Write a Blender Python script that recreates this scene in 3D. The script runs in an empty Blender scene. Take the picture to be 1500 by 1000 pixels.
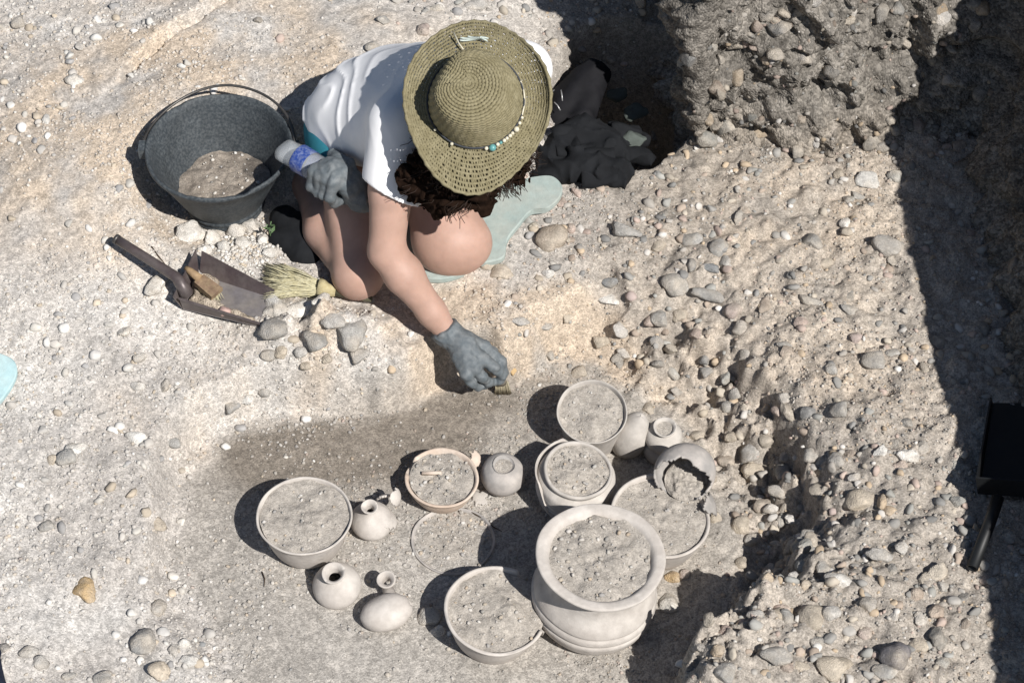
import bpy, bmesh, math, random
import numpy as np
from mathutils import Vector, Matrix
rnd = random.Random(7)
rng = np.random.default_rng(11)
R = math.radians
scn = bpy.context.scene
COL = scn.collection

# ------------------------------------------------------------------ camera, sky, sun, exposure
PITCH, DIST, FPX = R(50), 6.0, 3600.0
CAM = np.array([0, -DIST*math.cos(PITCH), DIST*math.sin(PITCH)])
FWD = np.array([0, math.cos(PITCH), -math.sin(PITCH)])
RGT = np.array([1.0, 0, 0])
UPV = np.array([0, math.sin(PITCH), math.cos(PITCH)])
cd = bpy.data.cameras.new('camera'); cam = bpy.data.objects.new('camera', cd); COL.objects.link(cam)
cam.location = CAM; cam.rotation_euler = (R(90)-PITCH, 0, 0)
cd.sensor_width = 36; cd.lens = FPX/1500*36; cd.clip_end = 500
scn.camera = cam
SHX, SHY = -0.56, 0.70                       # ground shift of a shadow per metre of height
SUN_EL = math.atan(1/math.hypot(SHX, SHY))
w = bpy.data.worlds.new('World'); scn.world = w; w.use_nodes = True
nt = w.node_tree
sky = nt.nodes.new('ShaderNodeTexSky'); sky.sky_type = 'NISHITA'; sky.sun_disc = False
sky.sun_elevation = SUN_EL; sky.sun_rotation = math.atan2(-SHX, -SHY)
sky.air_density = 1.0; sky.dust_density = 0.6
nt.links.new(sky.outputs[0], nt.nodes['Background'].inputs[0])
nt.nodes['Background'].inputs[1].default_value = 0.05
sd = bpy.data.lights.new('sun', 'SUN'); sun = bpy.data.objects.new('sun', sd); COL.objects.link(sun)
sd.energy = 5.0; sd.angle = R(0.55); sd.color = (1.0, 0.965, 0.92)
sun.rotation_euler = Vector((SHX, SHY, -1)).to_track_quat('-Z', 'Y').to_euler()
sun.location = (4, -4, 6)
scn.view_settings.view_transform = 'Standard'; scn.view_settings.look = 'None'
scn.view_settings.gamma = 1.0; scn.view_settings.use_curve_mapping = False
scn.view_settings.exposure = 0.18

# ------------------------------------------------------------------ helpers
def at_z(px, py, z):
    d = FWD + RGT*(px-750)/FPX - UPV*(py-500)/FPX
    return CAM + d*((z-CAM[2])/d[2])

def hash3(i, j, k, s):
    n = (i.astype(np.int64)*374761393 + j.astype(np.int64)*668265263 + k.astype(np.int64)*2147483647 + s*974711) & 0x7fffffff
    n = (n ^ (n >> 13))*1274126177 & 0x7fffffff
    n = (n ^ (n >> 16))*668265263 & 0x7fffffff
    return ((n ^ (n >> 15)) & 0xffff)/65535.0

def vnoise2(x, y, s=0):
    i = np.floor(x); j = np.floor(y); u = x-i; v = y-j
    u = u*u*(3-2*u); v = v*v*(3-2*v); z = np.zeros_like(i)
    a = hash3(i, j, z, s); b = hash3(i+1, j, z, s); c = hash3(i, j+1, z, s); d = hash3(i+1, j+1, z, s)
    return (a*(1-u)+b*u)*(1-v) + (c*(1-u)+d*u)*v - 0.5

def vnoise3(x, y, z, s=0):
    i = np.floor(x); j = np.floor(y); k = np.floor(z); u = x-i; v = y-j; w_ = z-k
    u = u*u*(3-2*u); v = v*v*(3-2*v); w_ = w_*w_*(3-2*w_); r = 0
    for a in (0, 1):
        for b in (0, 1):
            for c in (0, 1):
                r = r + hash3(i+a, j+b, k+c, s)*(u if a else 1-u)*(v if b else 1-v)*(w_ if c else 1-w_)
    return r-0.5

def fbm2(x, y, f, o=4, s=0, g=0.5):
    r = 0; a = 1
    for q in range(o):
        r = r + a*vnoise2(x*f+q*17.3, y*f-q*9.1, s+q); f *= 2.03; a *= g
    return r

def fbm3(x, y, z, f, o=3, s=0, g=0.5):
    r = 0; a = 1
    for q in range(o):
        r = r + a*vnoise3(x*f+q*17.3, y*f-q*9.1, z*f+q*5.7, s+q); f *= 2.03; a *= g
    return r

def sstep(a, b, x):
    t = np.clip((x-a)/(b-a), 0, 1); return t*t*(3-2*t)

def empty(name, loc, label=None, cat=None, group=None):
    o = bpy.data.objects.new(name, None); COL.objects.link(o); o.location = loc
    o.empty_display_size = 0.05
    tag(o, label, cat, group); return o

def tag(o, label=None, cat=None, group=None, kind=None):
    if label: o['label'] = label
    if cat: o['category'] = cat
    if group: o['group'] = group
    if kind: o['kind'] = kind
    return o

def mk(name, V, F, mat, parent=None, smooth=True, col=None, data_only=False):
    """one mesh object; V is in world space unless it has a parent empty, whose location is then subtracted"""
    V = np.asarray(V, dtype=np.float32).reshape(-1, 3)
    if parent is not None:
        p = parent; off = np.zeros(3)
        while p is not None:
            off = off + np.array(p.location); p = p.parent
        V = V - off.astype(np.float32)
    me = bpy.data.meshes.new(name)
    if isinstance(F, np.ndarray):
        n, k = F.shape
        me.vertices.add(len(V)); me.vertices.foreach_set('co', V.ravel())
        me.loops.add(n*k); me.loops.foreach_set('vertex_index', F.astype(np.int32).ravel())
        me.polygons.add(n); me.polygons.foreach_set('loop_start', np.arange(0, n*k, k, dtype=np.int32))
        me.update(calc_edges=True); me.validate()
    else:
        me.from_pydata(V.tolist(), [], F); me.update()
    if smooth: me.polygons.foreach_set('use_smooth', np.ones(len(me.polygons), dtype=bool))
    if col is not None:
        at = me.color_attributes.new('Col', 'FLOAT_COLOR', 'POINT')
        c = np.ones((len(V), 4), dtype=np.float32); c[:, :3] = col
        at.data.foreach_set('color', c.ravel())
    if mat is not None: me.materials.append(mat)
    if data_only: return me
    o = bpy.data.objects.new(name, me); COL.objects.link(o)
    if parent is not None: o.parent = parent
    return o

class MB:                                     # mesh collector (world space)
    def __init__(s): s.V = []; s.F = []; s.n = 0
    def add(s, V, F):
        V = np.asarray(V, float).reshape(-1, 3)
        s.V.append(V); s.F += [tuple(int(i)+s.n for i in f) for f in F]; s.n += len(V)
    def box(s, c, size, rot=None):
        h = np.array(size)/2
        v = np.array([[x, y, z] for x in (-1, 1) for y in (-1, 1) for z in (-1, 1)])*h
        if rot is not None: v = v @ np.asarray(rot).T
        s.add(v+np.array(c), [(0,1,3,2),(4,6,7,5),(0,4,5,1),(2,3,7,6),(0,2,6,4),(1,5,7,3)])
    def tube(s, P, r, n=8, cap=True, flat=None):
        P = np.asarray(P, float); m = len(P)
        rr = np.broadcast_to(np.asarray(r, float), (m,))
        T = np.gradient(P, axis=0); T /= np.linalg.norm(T, axis=1)[:, None]+1e-12
        a = np.array([0, 0, 1.0]) if abs(T[0][2]) < .9 else np.array([1.0, 0, 0])
        u = np.cross(T[0], a); u /= np.linalg.norm(u); rows = []
        for i in range(m):
            u = u-T[i]*np.dot(u, T[i]); u /= np.linalg.norm(u); v = np.cross(T[i], u)
            for k in range(n):
                t = 2*math.pi*k/n; rows.append(P[i]+rr[i]*(math.cos(t)*u+math.sin(t)*v))
        F = [(i*n+k, i*n+(k+1) % n, (i+1)*n+(k+1) % n, (i+1)*n+k) for i in range(m-1) for k in range(n)]
        if cap: F += [tuple(range(n))[::-1], tuple((m-1)*n+k for k in range(n))]
        s.add(rows, F)
    def build(s, name, mat, parent=None, smooth=True):
        return mk(name, np.concatenate(s.V), s.F, mat, parent, smooth)

# ---- signed-distance modelling: numpy field -> surface-nets mesh
def sgrid(lo, hi, h):
    ax = [np.arange(lo[i], hi[i]+h, h, dtype=np.float32) for i in range(3)]
    return np.meshgrid(*ax, indexing='ij')

def s_cone(G, a, b, ra, rb):
    a = np.asarray(a, float); b = np.asarray(b, float); ba = b-a; q = float(ba@ba)+1e-12
    dx, dy, dz = G[0]-a[0], G[1]-a[1], G[2]-a[2]
    t = np.clip((dx*ba[0]+dy*ba[1]+dz*ba[2])/q, 0, 1)
    return np.sqrt((dx-t*ba[0])**2+(dy-t*ba[1])**2+(dz-t*ba[2])**2)-(ra+(rb-ra)*t)

def s_ell(G, c, r, rot=None):
    d = [G[i]-c[i] for i in range(3)]
    if rot is not None:
        M = np.asarray(rot).T
        d = [M[i][0]*d[0]+M[i][1]*d[1]+M[i][2]*d[2] for i in range(3)]
    k0 = np.sqrt(sum((d[i]/r[i])**2 for i in range(3))); k1 = np.sqrt(sum((d[i]/r[i]**2)**2 for i in range(3)))+1e-9
    return k0*(k0-1)/k1

def s_plane(G, p, n):
    n = np.asarray(n, float); n = n/np.linalg.norm(n)
    return (G[0]-p[0])*n[0]+(G[1]-p[1])*n[1]+(G[2]-p[2])*n[2]

def smin(a, b, k):
    h = np.maximum(k-np.abs(a-b), 0)/k
    return np.minimum(a, b)-h*h*k/4

def smax(a, b, k): return -smin(-a, -b, k)

def surfnet(D, lo, h):
    nx, ny, nz = D.shape; ins = D < 0
    cn = (nx-1)*(ny-1)*(nz-1); S = np.zeros((cn, 3)); C = np.zeros(cn); quads = []
    cid = lambda i, j, k: (i*(ny-1)+j)*(nz-1)+k
    for ax in range(3):
        sl0 = [slice(None)]*3; sl1 = [slice(None)]*3; sl0[ax] = slice(0, -1); sl1[ax] = slice(1, None)
        A = ins[tuple(sl0)]; B = ins[tuple(sl1)]
        I = np.argwhere(A != B)
        v0 = D[tuple(sl0)][tuple(I.T)]; v1 = D[tuple(sl1)][tuple(I.T)]
        t = v0/(v0-v1); P = I.astype(float); P[:, ax] += t
        o1, o2 = (ax+1) % 3, (ax+2) % 3
        ok = (I[:, o1] > 0) & (I[:, o2] > 0) & (I[:, o1] < D.shape[o1]-1) & (I[:, o2] < D.shape[o2]-1)
        I = I[ok]; P = P[ok]; sg = A[tuple(I.T)]; ids = []
        for da, db in ((0, 0), (1, 0), (1, 1), (0, 1)):
            J = I.copy(); J[:, o1] -= da; J[:, o2] -= db
            c = cid(J[:, 0], J[:, 1], J[:, 2]); ids.append(c)
            for q in range(3): S[:, q] += np.bincount(c, weights=P[:, q], minlength=cn)
            C += np.bincount(c, minlength=cn)
        Q = np.stack(ids, 1); Q[~sg] = Q[~sg][:, ::-1]; quads.append(Q)
    Q = np.concatenate(quads); used = np.where(C > 0)[0]
    mp = -np.ones(cn, dtype=np.int64); mp[used] = np.arange(len(used))
    V = S[used]/C[used][:, None]*h + np.asarray(lo, float)
    return V, mp[Q].astype(np.int32)

def relax(V, F, it=2, lam=0.5):
    for _ in range(it):
        A = np.zeros_like(V); n = np.zeros(len(V))
        for a in range(4):
            b = F[:, (a+1) % 4]; c = F[:, a]
            for q in range(3):
                A[:, q] += np.bincount(c, weights=V[b, q], minlength=len(V)) + np.bincount(b, weights=V[c, q], minlength=len(V))
            n += np.bincount(c, minlength=len(V)) + np.bincount(b, minlength=len(V))
        V = V + lam*(A/np.maximum(n, 1)[:, None]-V)
    return V

# ---- procedural materials
def lin(r, g, b):
    f = lambda c: (c/255/12.92) if c/255 <= .04045 else ((c/255+.055)/1.055)**2.4
    return (f(r), f(g), f(b))

def mat(name, base=None, attr=False, objcol=False, tint=None, tint_scale=8, tint_amt=.5, var=.25, vscale=30,
        bump=0.0, bscale=120, rough=.9, spec=.25, speck=0.0, speck_scale=220, metal=0.0, dist=.004, sub=0.0):
    m = bpy.data.materials.new(name); m.use_nodes = True; n = m.node_tree.nodes; L = m.node_tree.links
    b = n['Principled BSDF']; b.inputs['Roughness'].default_value = rough
    b.inputs['Specular IOR Level'].default_value = spec; b.inputs['Metallic'].default_value = metal
    tc = n.new('ShaderNodeTexCoord'); geo = n.new('ShaderNodeNewGeometry')
    P = geo.outputs['Position']
    if attr:
        a = n.new('ShaderNodeAttribute'); a.attribute_name = 'Col'; c = a.outputs['Color']
    elif objcol:
        a = n.new('ShaderNodeObjectInfo'); c = a.outputs['Color']
    else:
        a = n.new('ShaderNodeRGB'); a.outputs[0].default_value = (*base, 1); c = a.outputs[0]
    def noise(sc, det=5, ro=.6):
        t = n.new('ShaderNodeTexNoise'); t.inputs['Scale'].default_value = sc; t.inputs['Detail'].default_value = det
        t.inputs['Roughness'].default_value = ro; L.new(P, t.inputs['Vector']); return t
    def ramp(v, lo, hi):
        r = n.new('ShaderNodeMapRange'); r.inputs[1].default_value = lo; r.inputs[2].default_value = hi
        L.new(v, r.inputs[0]); return r.outputs[0]
    if tint is not None:
        mx = n.new('ShaderNodeMix'); mx.data_type = 'RGBA'; t = noise(tint_scale)
        f = n.new('ShaderNodeMath'); f.operation = 'MULTIPLY'; f.inputs[1].default_value = tint_amt
        L.new(ramp(t.outputs[0], .4, .65), f.inputs[0]); L.new(f.outputs[0], mx.inputs[0])
        L.new(c, mx.inputs[6]); mx.inputs[7].default_value = (*tint, 1); c = mx.outputs[2]
    def scale_by(c, v, amt):
        r = n.new('ShaderNodeMapRange'); r.inputs[1].default_value = .25; r.inputs[2].default_value = .75
        r.inputs[3].default_value = 1-amt; r.inputs[4].default_value = 1+amt; L.new(v, r.inputs[0])
        mx = n.new('ShaderNodeVectorMath'); mx.operation = 'SCALE'; L.new(c, mx.inputs[0]); L.new(r.outputs[0], mx.inputs[3])
        return mx.outputs[0]
    if var: c = scale_by(c, noise(vscale).outputs[0], var)
    hsum = None
    if speck:
        v = n.new('ShaderNodeTexVoronoi'); v.inputs['Scale'].default_value = speck_scale; L.new(P, v.inputs['Vector'])
        s = n.new('ShaderNodeSeparateColor'); L.new(v.outputs['Color'], s.inputs[0])
        c = scale_by(c, s.outputs[0], speck)
        v2 = n.new('ShaderNodeTexVoronoi'); v2.inputs['Scale'].default_value = speck_scale*.37; L.new(P, v2.inputs['Vector'])
        s2 = n.new('ShaderNodeSeparateColor'); L.new(v2.outputs['Color'], s2.inputs[0])
        c = scale_by(c, s2.outputs[1], speck*.6)
        hsum = v.outputs['Distance']
    L.new(c, b.inputs['Base Color'])
    if bump:
        bp = n.new('ShaderNodeBump'); bp.inputs['Strength'].default_value = bump; bp.inputs['Distance'].default_value = dist
        t = noise(bscale, 6, .65).outputs[0]
        if hsum is not None:
            ad = n.new('ShaderNodeMath'); ad.operation = 'SUBTRACT'; L.new(t, ad.inputs[0]); L.new(hsum, ad.inputs[1]); t = ad.outputs[0]
        L.new(t, bp.inputs['Height']); L.new(bp.outputs[0], b.inputs['Normal'])
    if sub:
        b.inputs['Subsurface Weight'].default_value = sub; b.inputs['Subsurface Radius'].default_value = (.012, .005, .003)
        b.inputs['Subsurface Scale'].default_value = .6
    return m
# ------------------------------------------------------------------ ground: one height field, fine in view, coarse out to the horizon
def axis(lo, hi, h, far):
    a = list(np.arange(lo, hi, h)); s = h
    while a[-1] < far: s *= 1.25; a.append(a[-1]+s)
    s = h
    while a[0] > -far: s *= 1.25; a.insert(0, a[0]-s)
    return np.array(a)
gx = axis(-1.62, 1.42, .0061, 70); gy = axis(-1.15, 1.52, .0061, 70)
GX, GY = np.meshgrid(gx, gy, indexing='ij')

PIT = [(648,566),(560,598),(470,610),(380,622),(310,650),(265,700),(240,790),(270,880),(330,960),(360,1150),(880,1150),
       (1000,1000),(1065,930),(1100,860),(1105,800),(1085,735),(1050,670),(1005,600),(930,560),(860,530),(790,545),(740,556),(690,556)]
PITW = np.array([at_z(a, b, 0)[:2] for a, b in PIT])
def poly_sd(X, Y, P):
    d = np.full(X.shape, 1e9); ins = np.zeros(X.shape, bool)
    for i in range(len(P)):
        a = P[i]; b = P[(i+1) % len(P)]; e = b-a; wx = X-a[0]; wy = Y-a[1]
        t = np.clip((wx*e[0]+wy*e[1])/(e@e), 0, 1)
        d = np.minimum(d, (wx-e[0]*t)**2+(wy-e[1]*t)**2)
        c = (a[1] > Y) != (b[1] > Y)
        with np.errstate(divide='ignore', invalid='ignore'):
            ins ^= c & (X < (b[0]-a[0])*(Y-a[1])/(b[1]-a[1]+1e-15)+a[0])
    return np.where(ins, -1, 1)*np.sqrt(d)

CTRL = [(100,100,.30),(325,290,.13),(190,235,.30),(120,215,.29),(70,220,.28),(245,320,.17),(330,110,.33),(250,140,.33),(440,150,.33),(480,100,.34),(560,50,.34),(620,30,.34),(300,30,.33),(100,20,.3),(420,215,.22),(440,300,.14),(100,400,.18),(220,420,.16),(150,320,.23),(60,600,.09),(60,800,.05),(200,950,.03),(400,420,.14),(480,500,.13),(600,440,.13),
        (700,60,.30),(640,300,.13),(540,330,.13),(800,320,.15),(900,420,.15),(1000,480,.15),(1100,560,.165),(1200,500,.19),(1200,300,.17),(1150,240,.18),
        (1200,750,.19),(1140,920,.25),(1300,950,.23),(1420,600,.2),(700,-50,.32),(830,60,.24),(450,990,.0),(700,995,.0),(880,1010,.03),(900,200,.15),
        (200,650,.095),(250,620,.10),(300,560,.11),(1060,960,.27),(1000,1060,.25),(400,1080,.0),(-100,300,.14),(-100,900,.05),(1600,600,.2)]
CW = np.array([[*at_z(a, b, z)[:2], z] for a, b, z in CTRL])
def ground_raw(X, Y):
    num = 0; den = 0
    for cx, cy, cz in CW:
        ww = 1/((X-cx)**2+(Y-cy)**2+.012)**1.6; num = num+ww*cz; den = den+ww
    zo = num/den
    near = np.exp(-((X/1.9)**4+((Y)/1.9)**4))
    zo = zo*near+.15*(1-near)
    sdw = poly_sd(X, Y, PITW) + .035*fbm2(X, Y, 7, 3, 5)*2
    right = sstep(.05, .5, X)
    lowr = right*sstep(-.68, -.86, Y)
    wd = .065*(1-right)+.30*right*(1-lowr/np.maximum(right, 1e-6))+.06*lowr
    wall = sstep(-.01, 1, sdw/wd)
    sc_ = sstep(-.016, .010, sdw-.16+.10*fbm2(X, Y, 5.5, 4, 15))*right*(1-lowr)
    z = zo*(wall*(1-.42*right*(1-lowr))+.42*sc_)
    rough = .20+.80*right
    big = fbm2(X, Y, 2.2, 3, 21)
    z = z + (.012+.018*right)*big*sstep(0, .25, sdw) + (.003+.005*right)*fbm2(X, Y, 9, 2, 33)*sstep(-.1, .1, sdw)
    # clods, rills, crumbly relief
    r1 = fbm2(X, Y, 22, 4, 41, .55)
    z = z + (.010*rough)*r1*sstep(-.03, .08, sdw)*2 + .004*r1
    rid = np.abs(fbm2(X+.02*r1, Y, 14, 3, 61))
    z = z - .03*right*np.clip(.10-rid, 0, 1)*4*sstep(.0, .05, sdw)*np.exp(-np.maximum(sdw-.12, 0)/.25)
    edge = np.exp(-((sdw-.08)/.09)**2)
    z = z + edge*right*(.085*fbm2(X, Y, 17, 4, 77, .6)-.05*np.clip(.08-np.abs(fbm2(X, Y, 9, 3, 79)), 0, 1)*6)
    z = z + .003*fbm2(X, Y, 75, 3, 51, .6)*(.5+rough)
    # consolidated lump left of the reaching arm, small scarp behind the bucket, hollow behind the hat
    def blob(px, py, zz, rx, ry): 
        c = at_z(px, py, zz); return np.exp(-((X-c[0])/rx)**2-((Y-c[1])/ry)**2)
    z = z + .075*blob(460, 485, .13, .12, .06)*(1+1.6*fbm2(X, Y, 18, 3, 91))
    a = at_z(345, 50, .16)[:2]; b = at_z(165, 172, .16)[:2]; e = (b-a)/np.linalg.norm(b-a); nn = np.array([-e[1], e[0]])
    if nn[0] > 0: nn = -nn
    dl = (X-a[0])*nn[0]+(Y-a[1])*nn[1] + .02*fbm2(X, Y, 12, 3, 14)
    al = ((X-a[0])*e[0]+(Y-a[1])*e[1])/np.linalg.norm(b-a)
    z = z + .028*sstep(-.012, .004, dl)*np.exp(-np.maximum(dl, 0)/.3)*sstep(-.3, .1, al)*sstep(1.15, .75, al)
    z = z - .022*np.exp(-((dl+.006)/.0075)**2)*sstep(-.1, .1, al)*sstep(1.05, .8, al)*np.clip(.5+2.5*fbm2(X, Y, 10, 2, 17), 0, 1)
    c = at_z(326, 298, .135); t = sstep(.24, .10, np.hypot(X-c[0], Y-c[1])); z = z*(1-t)+(.133+.004*r1)*t
    c = at_z(912, 168, .12)
    z = z - .36*sstep(.20, .10, np.hypot((X-c[0])/1.0, (Y-c[1])/1.25)+.03*fbm2(X, Y, 9, 2, 8))
    return z
GZ = ground_raw(GX, GY)
SDG = poly_sd(GX, GY, PITW)
def samp(A, x, y):
    x = np.asarray(x, float); y = np.asarray(y, float)
    fx = np.interp(x, gx, np.arange(len(gx))); fy = np.interp(y, gy, np.arange(len(gy)))
    i = np.clip(fx.astype(int), 0, len(gx)-2); j = np.clip(fy.astype(int), 0, len(gy)-2); u = fx-i; v = fy-j
    return A[i, j]*(1-u)*(1-v)+A[i+1, j]*u*(1-v)+A[i, j+1]*(1-u)*v+A[i+1, j+1]*u*v
def gz(x, y): return float(samp(GZ, x, y))
def on_ground(px, py):
    z = .1
    for _ in range(14):
        p = at_z(px, py, z); z = .5*z+.5*gz(p[0], p[1])
    p = at_z(px, py, z); return np.array([p[0], p[1], gz(p[0], p[1])])

# soil colours by place: grey-white dust on the left, tan clay by the digger, brown floor in the cut, grey gravel on the right
def ground_col(X, Y, sdw):
    def cen(px, py, z, rx, ry):
        c = at_z(px, py, z); return np.exp(-(((X-c[0])/rx)**2+((Y-c[1])/ry)**2))
    n1 = fbm2(X, Y, 3.5, 4, 101); n2 = fbm2(X, Y, 11, 4, 111); n3 = fbm2(X, Y, 40, 3, 121)
    grey = np.array([.435, .406, .374]); tan = np.array([.475, .395, .310]); white = np.array([.54, .518, .487])
    brown = np.array([.215, .188, .158]); pale = np.array([.355, .329, .295]); gravel = np.array([.355, .318, .275])
    mix = lambda a, b, t: a*(1-t[..., None])+b*t[..., None]
    c = np.broadcast_to(grey, X.shape+(3,))
    c = mix(c, white, np.clip(.45+2.2*n1, 0, 1)*.8)
    right = sstep(-.05, .35, X+.15*n1)
    c = mix(c, gravel, right*.9)
    t = cen(600,500,.1,.34,.16)+cen(840,490,.1,.26,.16)+1.15*cen(300,90,.30,.50,.26)+.9*cen(60,230,.28,.28,.25)+.6*cen(230,330,.2,.2,.12)+.5*cen(330,600,.09,.25,.1)+.7*cen(1000,800,.02,.12,.25)+.6*cen(1180,300,.17,.3,.3)+.5*cen(1200,560,.19,.25,.2)
    c = mix(c, tan, np.clip(t*(.75+1.6*n2), 0, 1)*.95)
    inp = sstep(.02, -.05, sdw+.05*n2)
    c = mix(c, pale, inp*.85)
    t = .85*cen(575,650,0,.36,.12)+1.1*cen(705,600,0,.20,.11)+.45*cen(380,690,0,.22,.13)
    c = mix(c, brown, np.clip(t*1.35*(.8+.9*n1), 0, 1)*inp)
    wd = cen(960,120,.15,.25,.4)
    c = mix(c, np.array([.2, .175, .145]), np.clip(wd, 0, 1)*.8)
    c = c*(1+.15*n2+.08*n3)[..., None]
    return np.clip(c, .03, .8)
GC = ground_col(GX, GY, SDG)
nX, nY = GX.shape
idx = np.arange(nX*nY).reshape(nX, nY)
GF = np.stack([idx[:-1, :-1], idx[1:, :-1], idx[1:, 1:], idx[:-1, 1:]], -1).reshape(-1, 4)
M_ground = mat('ground_soil', attr=True, var=.14, vscale=45, bump=.35, bscale=240, rough=.95, spec=.1, speck=.20, speck_scale=300, dist=.004)
ground = mk('ground', np.stack([GX, GY, GZ], -1).reshape(-1, 3), GF, M_ground, None, True, GC.reshape(-1, 3))
tag(ground, 'dry beige gravelly excavation ground with a shallow dug cut', None, None, 'structure')

# ------------------------------------------------------------------ trench wall: one cut earth face round the back and the right side
WH = .85
pA = np.array([.27, 1.95]); pB = at_z(1004, 240, .17)[:2]; pC = at_z(1425, 190, .17)[:2]; pD = np.array([1.27, -1.9])
def path_pts(P, h):
    out = []
    for a, b in zip(P[:-1], P[1:]):
        n = max(2, int(np.linalg.norm(b-a)/h)); out += [a+(b-a)*i/n for i in range(n)]
    out.append(P[-1]); return np.array(out)
def rounded(P, it=26):
    for _ in range(it):
        Q = P.copy(); Q[1:-1] = .5*P[1:-1]+.25*(P[:-2]+P[2:]); P = Q
    return P
pp = rounded(path_pts([pA, pB, pC, pD], .0075))
tg = np.gradient(pp, axis=0); tg /= np.linalg.norm(tg, axis=1)[:, None]
nn = np.stack([tg[:, 1], -tg[:, 0]], 1)       # towards the open side
for i, p in enumerate(pp):
    pass
rows = int((WH+.12)/.0075); TT = np.linspace(-.12, WH, rows)
S = np.concatenate([[0], np.cumsum(np.linalg.norm(np.diff(pp, axis=0), axis=1))])
SS, ZZ = np.meshgrid(S, TT, indexing='ij')
PX = np.broadcast_to(pp[:, 0:1], SS.shape); PY = np.broadcast_to(pp[:, 1:2], SS.shape)
NX = np.broadcast_to(nn[:, 0:1], SS.shape); NY = np.broadcast_to(nn[:, 1:2], SS.shape)
backlean = .26*np.clip(-NY, 0, 1)+.25*np.clip(-NX, 0, 1)*(PX > .8)
dsp = .10*fbm3(PX, PY, ZZ, 4, 3, 3)+.085*fbm3(PX, PY, ZZ, 14, 5, 9, .62)
ledge = np.abs(fbm3(PX*1.0, PY*1.0, ZZ*2.2, 7, 3, 19)); dsp = dsp-.10*np.clip(.09-ledge, 0, 1)
dsp = dsp + .012*sstep(.05, 0.0, ZZ)
dsp = dsp*sstep(WH+.02, WH-.10, ZZ)*1.0
WX = PX+NX*(dsp-backlean*np.maximum(ZZ, -.02)); WY = PY+NY*(dsp-backlean*np.maximum(ZZ, -.02))
WZ = .17+ZZ+.02*fbm3(PX, PY, ZZ, 5, 2, 31)
q = np.arange(SS.size).reshape(SS.shape)
WF = np.stack([q[:-1, :-1], q[:-1, 1:], q[1:, 1:], q[1:, :-1]], -1).reshape(-1, 4)[:, ::-1]
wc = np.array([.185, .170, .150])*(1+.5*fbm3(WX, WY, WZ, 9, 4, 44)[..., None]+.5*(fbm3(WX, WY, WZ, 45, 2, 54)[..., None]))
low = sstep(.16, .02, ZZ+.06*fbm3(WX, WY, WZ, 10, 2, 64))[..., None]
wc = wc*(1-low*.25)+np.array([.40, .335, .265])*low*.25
M_wall = mat('wall_earth', attr=True, var=.2, vscale=60, bump=.6, bscale=90, rough=.95, spec=.1, speck=.30, speck_scale=170, dist=.006)
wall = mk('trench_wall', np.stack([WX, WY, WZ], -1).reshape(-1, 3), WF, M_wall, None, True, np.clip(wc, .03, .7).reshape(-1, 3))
tag(wall, 'cut face of dark brown stony earth along the back and right side', None, None, 'structure')
top = np.stack([WX[:, -1], WY[:, -1], WZ[:, -1]], 1)
out = np.array([[60, -1.9, 1.02], [60, 60, 1.02], [.25, 60, 1.02]])
tv = np.concatenate([top, out])
capo = mk('upper_ground', tv, [tuple(range(len(tv)))], mat('upper_soil', (.40, .35, .29), var=.3, vscale=9, bump=.8, speck=.2), None, False)
tag(capo, 'untouched ground surface above the cut earth face', None, None, 'structure')

# ------------------------------------------------------------------ stones and pebbles
def ico(sub):
    bm = bmesh.new(); bmesh.ops.create_icosphere(bm, subdivisions=sub, radius=1)
    V = np.array([v.co[:] for v in bm.verts]); F = np.array([[v.index for v in f.verts] for f in bm.faces]); bm.free()
    return V, F
ICO = {k: ico(k) for k in (1, 2, 3)}
def stone_shape(sub, seed, ang=.0):
    V, F = ICO[sub]; r = np.random.default_rng(seed)
    U = V.copy()
    if ang > 0:                                # broken, angular stone: clip the ball by random planes
        for _ in range(9):
            n = r.normal(size=3); n /= np.linalg.norm(n); d = .50+.38*r.random()
            s = U@n; U = U-np.outer(np.maximum(s-d, 0), n)*ang
    f = 1+.46*fbm3(V[:, 0]+seed*3.1, V[:, 1], V[:, 2], 1.1, 3, seed)
    return U*f[:, None], F
def rotm(rx, ry, rz): return np.array(Matrix.Rotation(rz, 3, 'Z') @ Matrix.Rotation(ry, 3, 'Y') @ Matrix.Rotation(rx, 3, 'X'))
M_stone = mat('stone', objcol=True, tint=(.445, .395, .33), tint_scale=17, tint_amt=.8, var=.26, vscale=38, bump=.6, bscale=130, rough=.85, spec=.25, speck=.10, speck_scale=380)
M_pebble = mat('pebble', attr=True, var=.16, vscale=60, bump=.25, bscale=200, rough=.88, spec=.2)
SM = [mk('stone', *stone_shape(3, 100+i, .75), M_stone, data_only=True) for i in range(10)]
SA = [mk('stone', *stone_shape(3, 200+i, .9), M_stone, data_only=True) for i in range(8)]
PAL = [(.36,.34,.31),(.43,.40,.36),(.31,.30,.28),(.25,.245,.235),(.47,.42,.35),(.50,.40,.29),(.60,.57,.53),(.40,.33,.27),(.35,.345,.32),(.46,.37,.32)]
PALW = [(.62,.60,.56),(.56,.53,.48),(.50,.47,.43),(.44,.42,.39),(.64,.62,.59),(.5,.43,.34),(.36,.35,.34)]
class St: pass
STONES = []
def add_stone(p, a, b, h, rz, colr, ang=False, sink=.35, tilt=.25):
    STONES.append((a*b, p, a, b, h, rz, colr, ang, sink, (rnd.uniform(-tilt, tilt), rnd.uniform(-tilt, tilt))))
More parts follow.
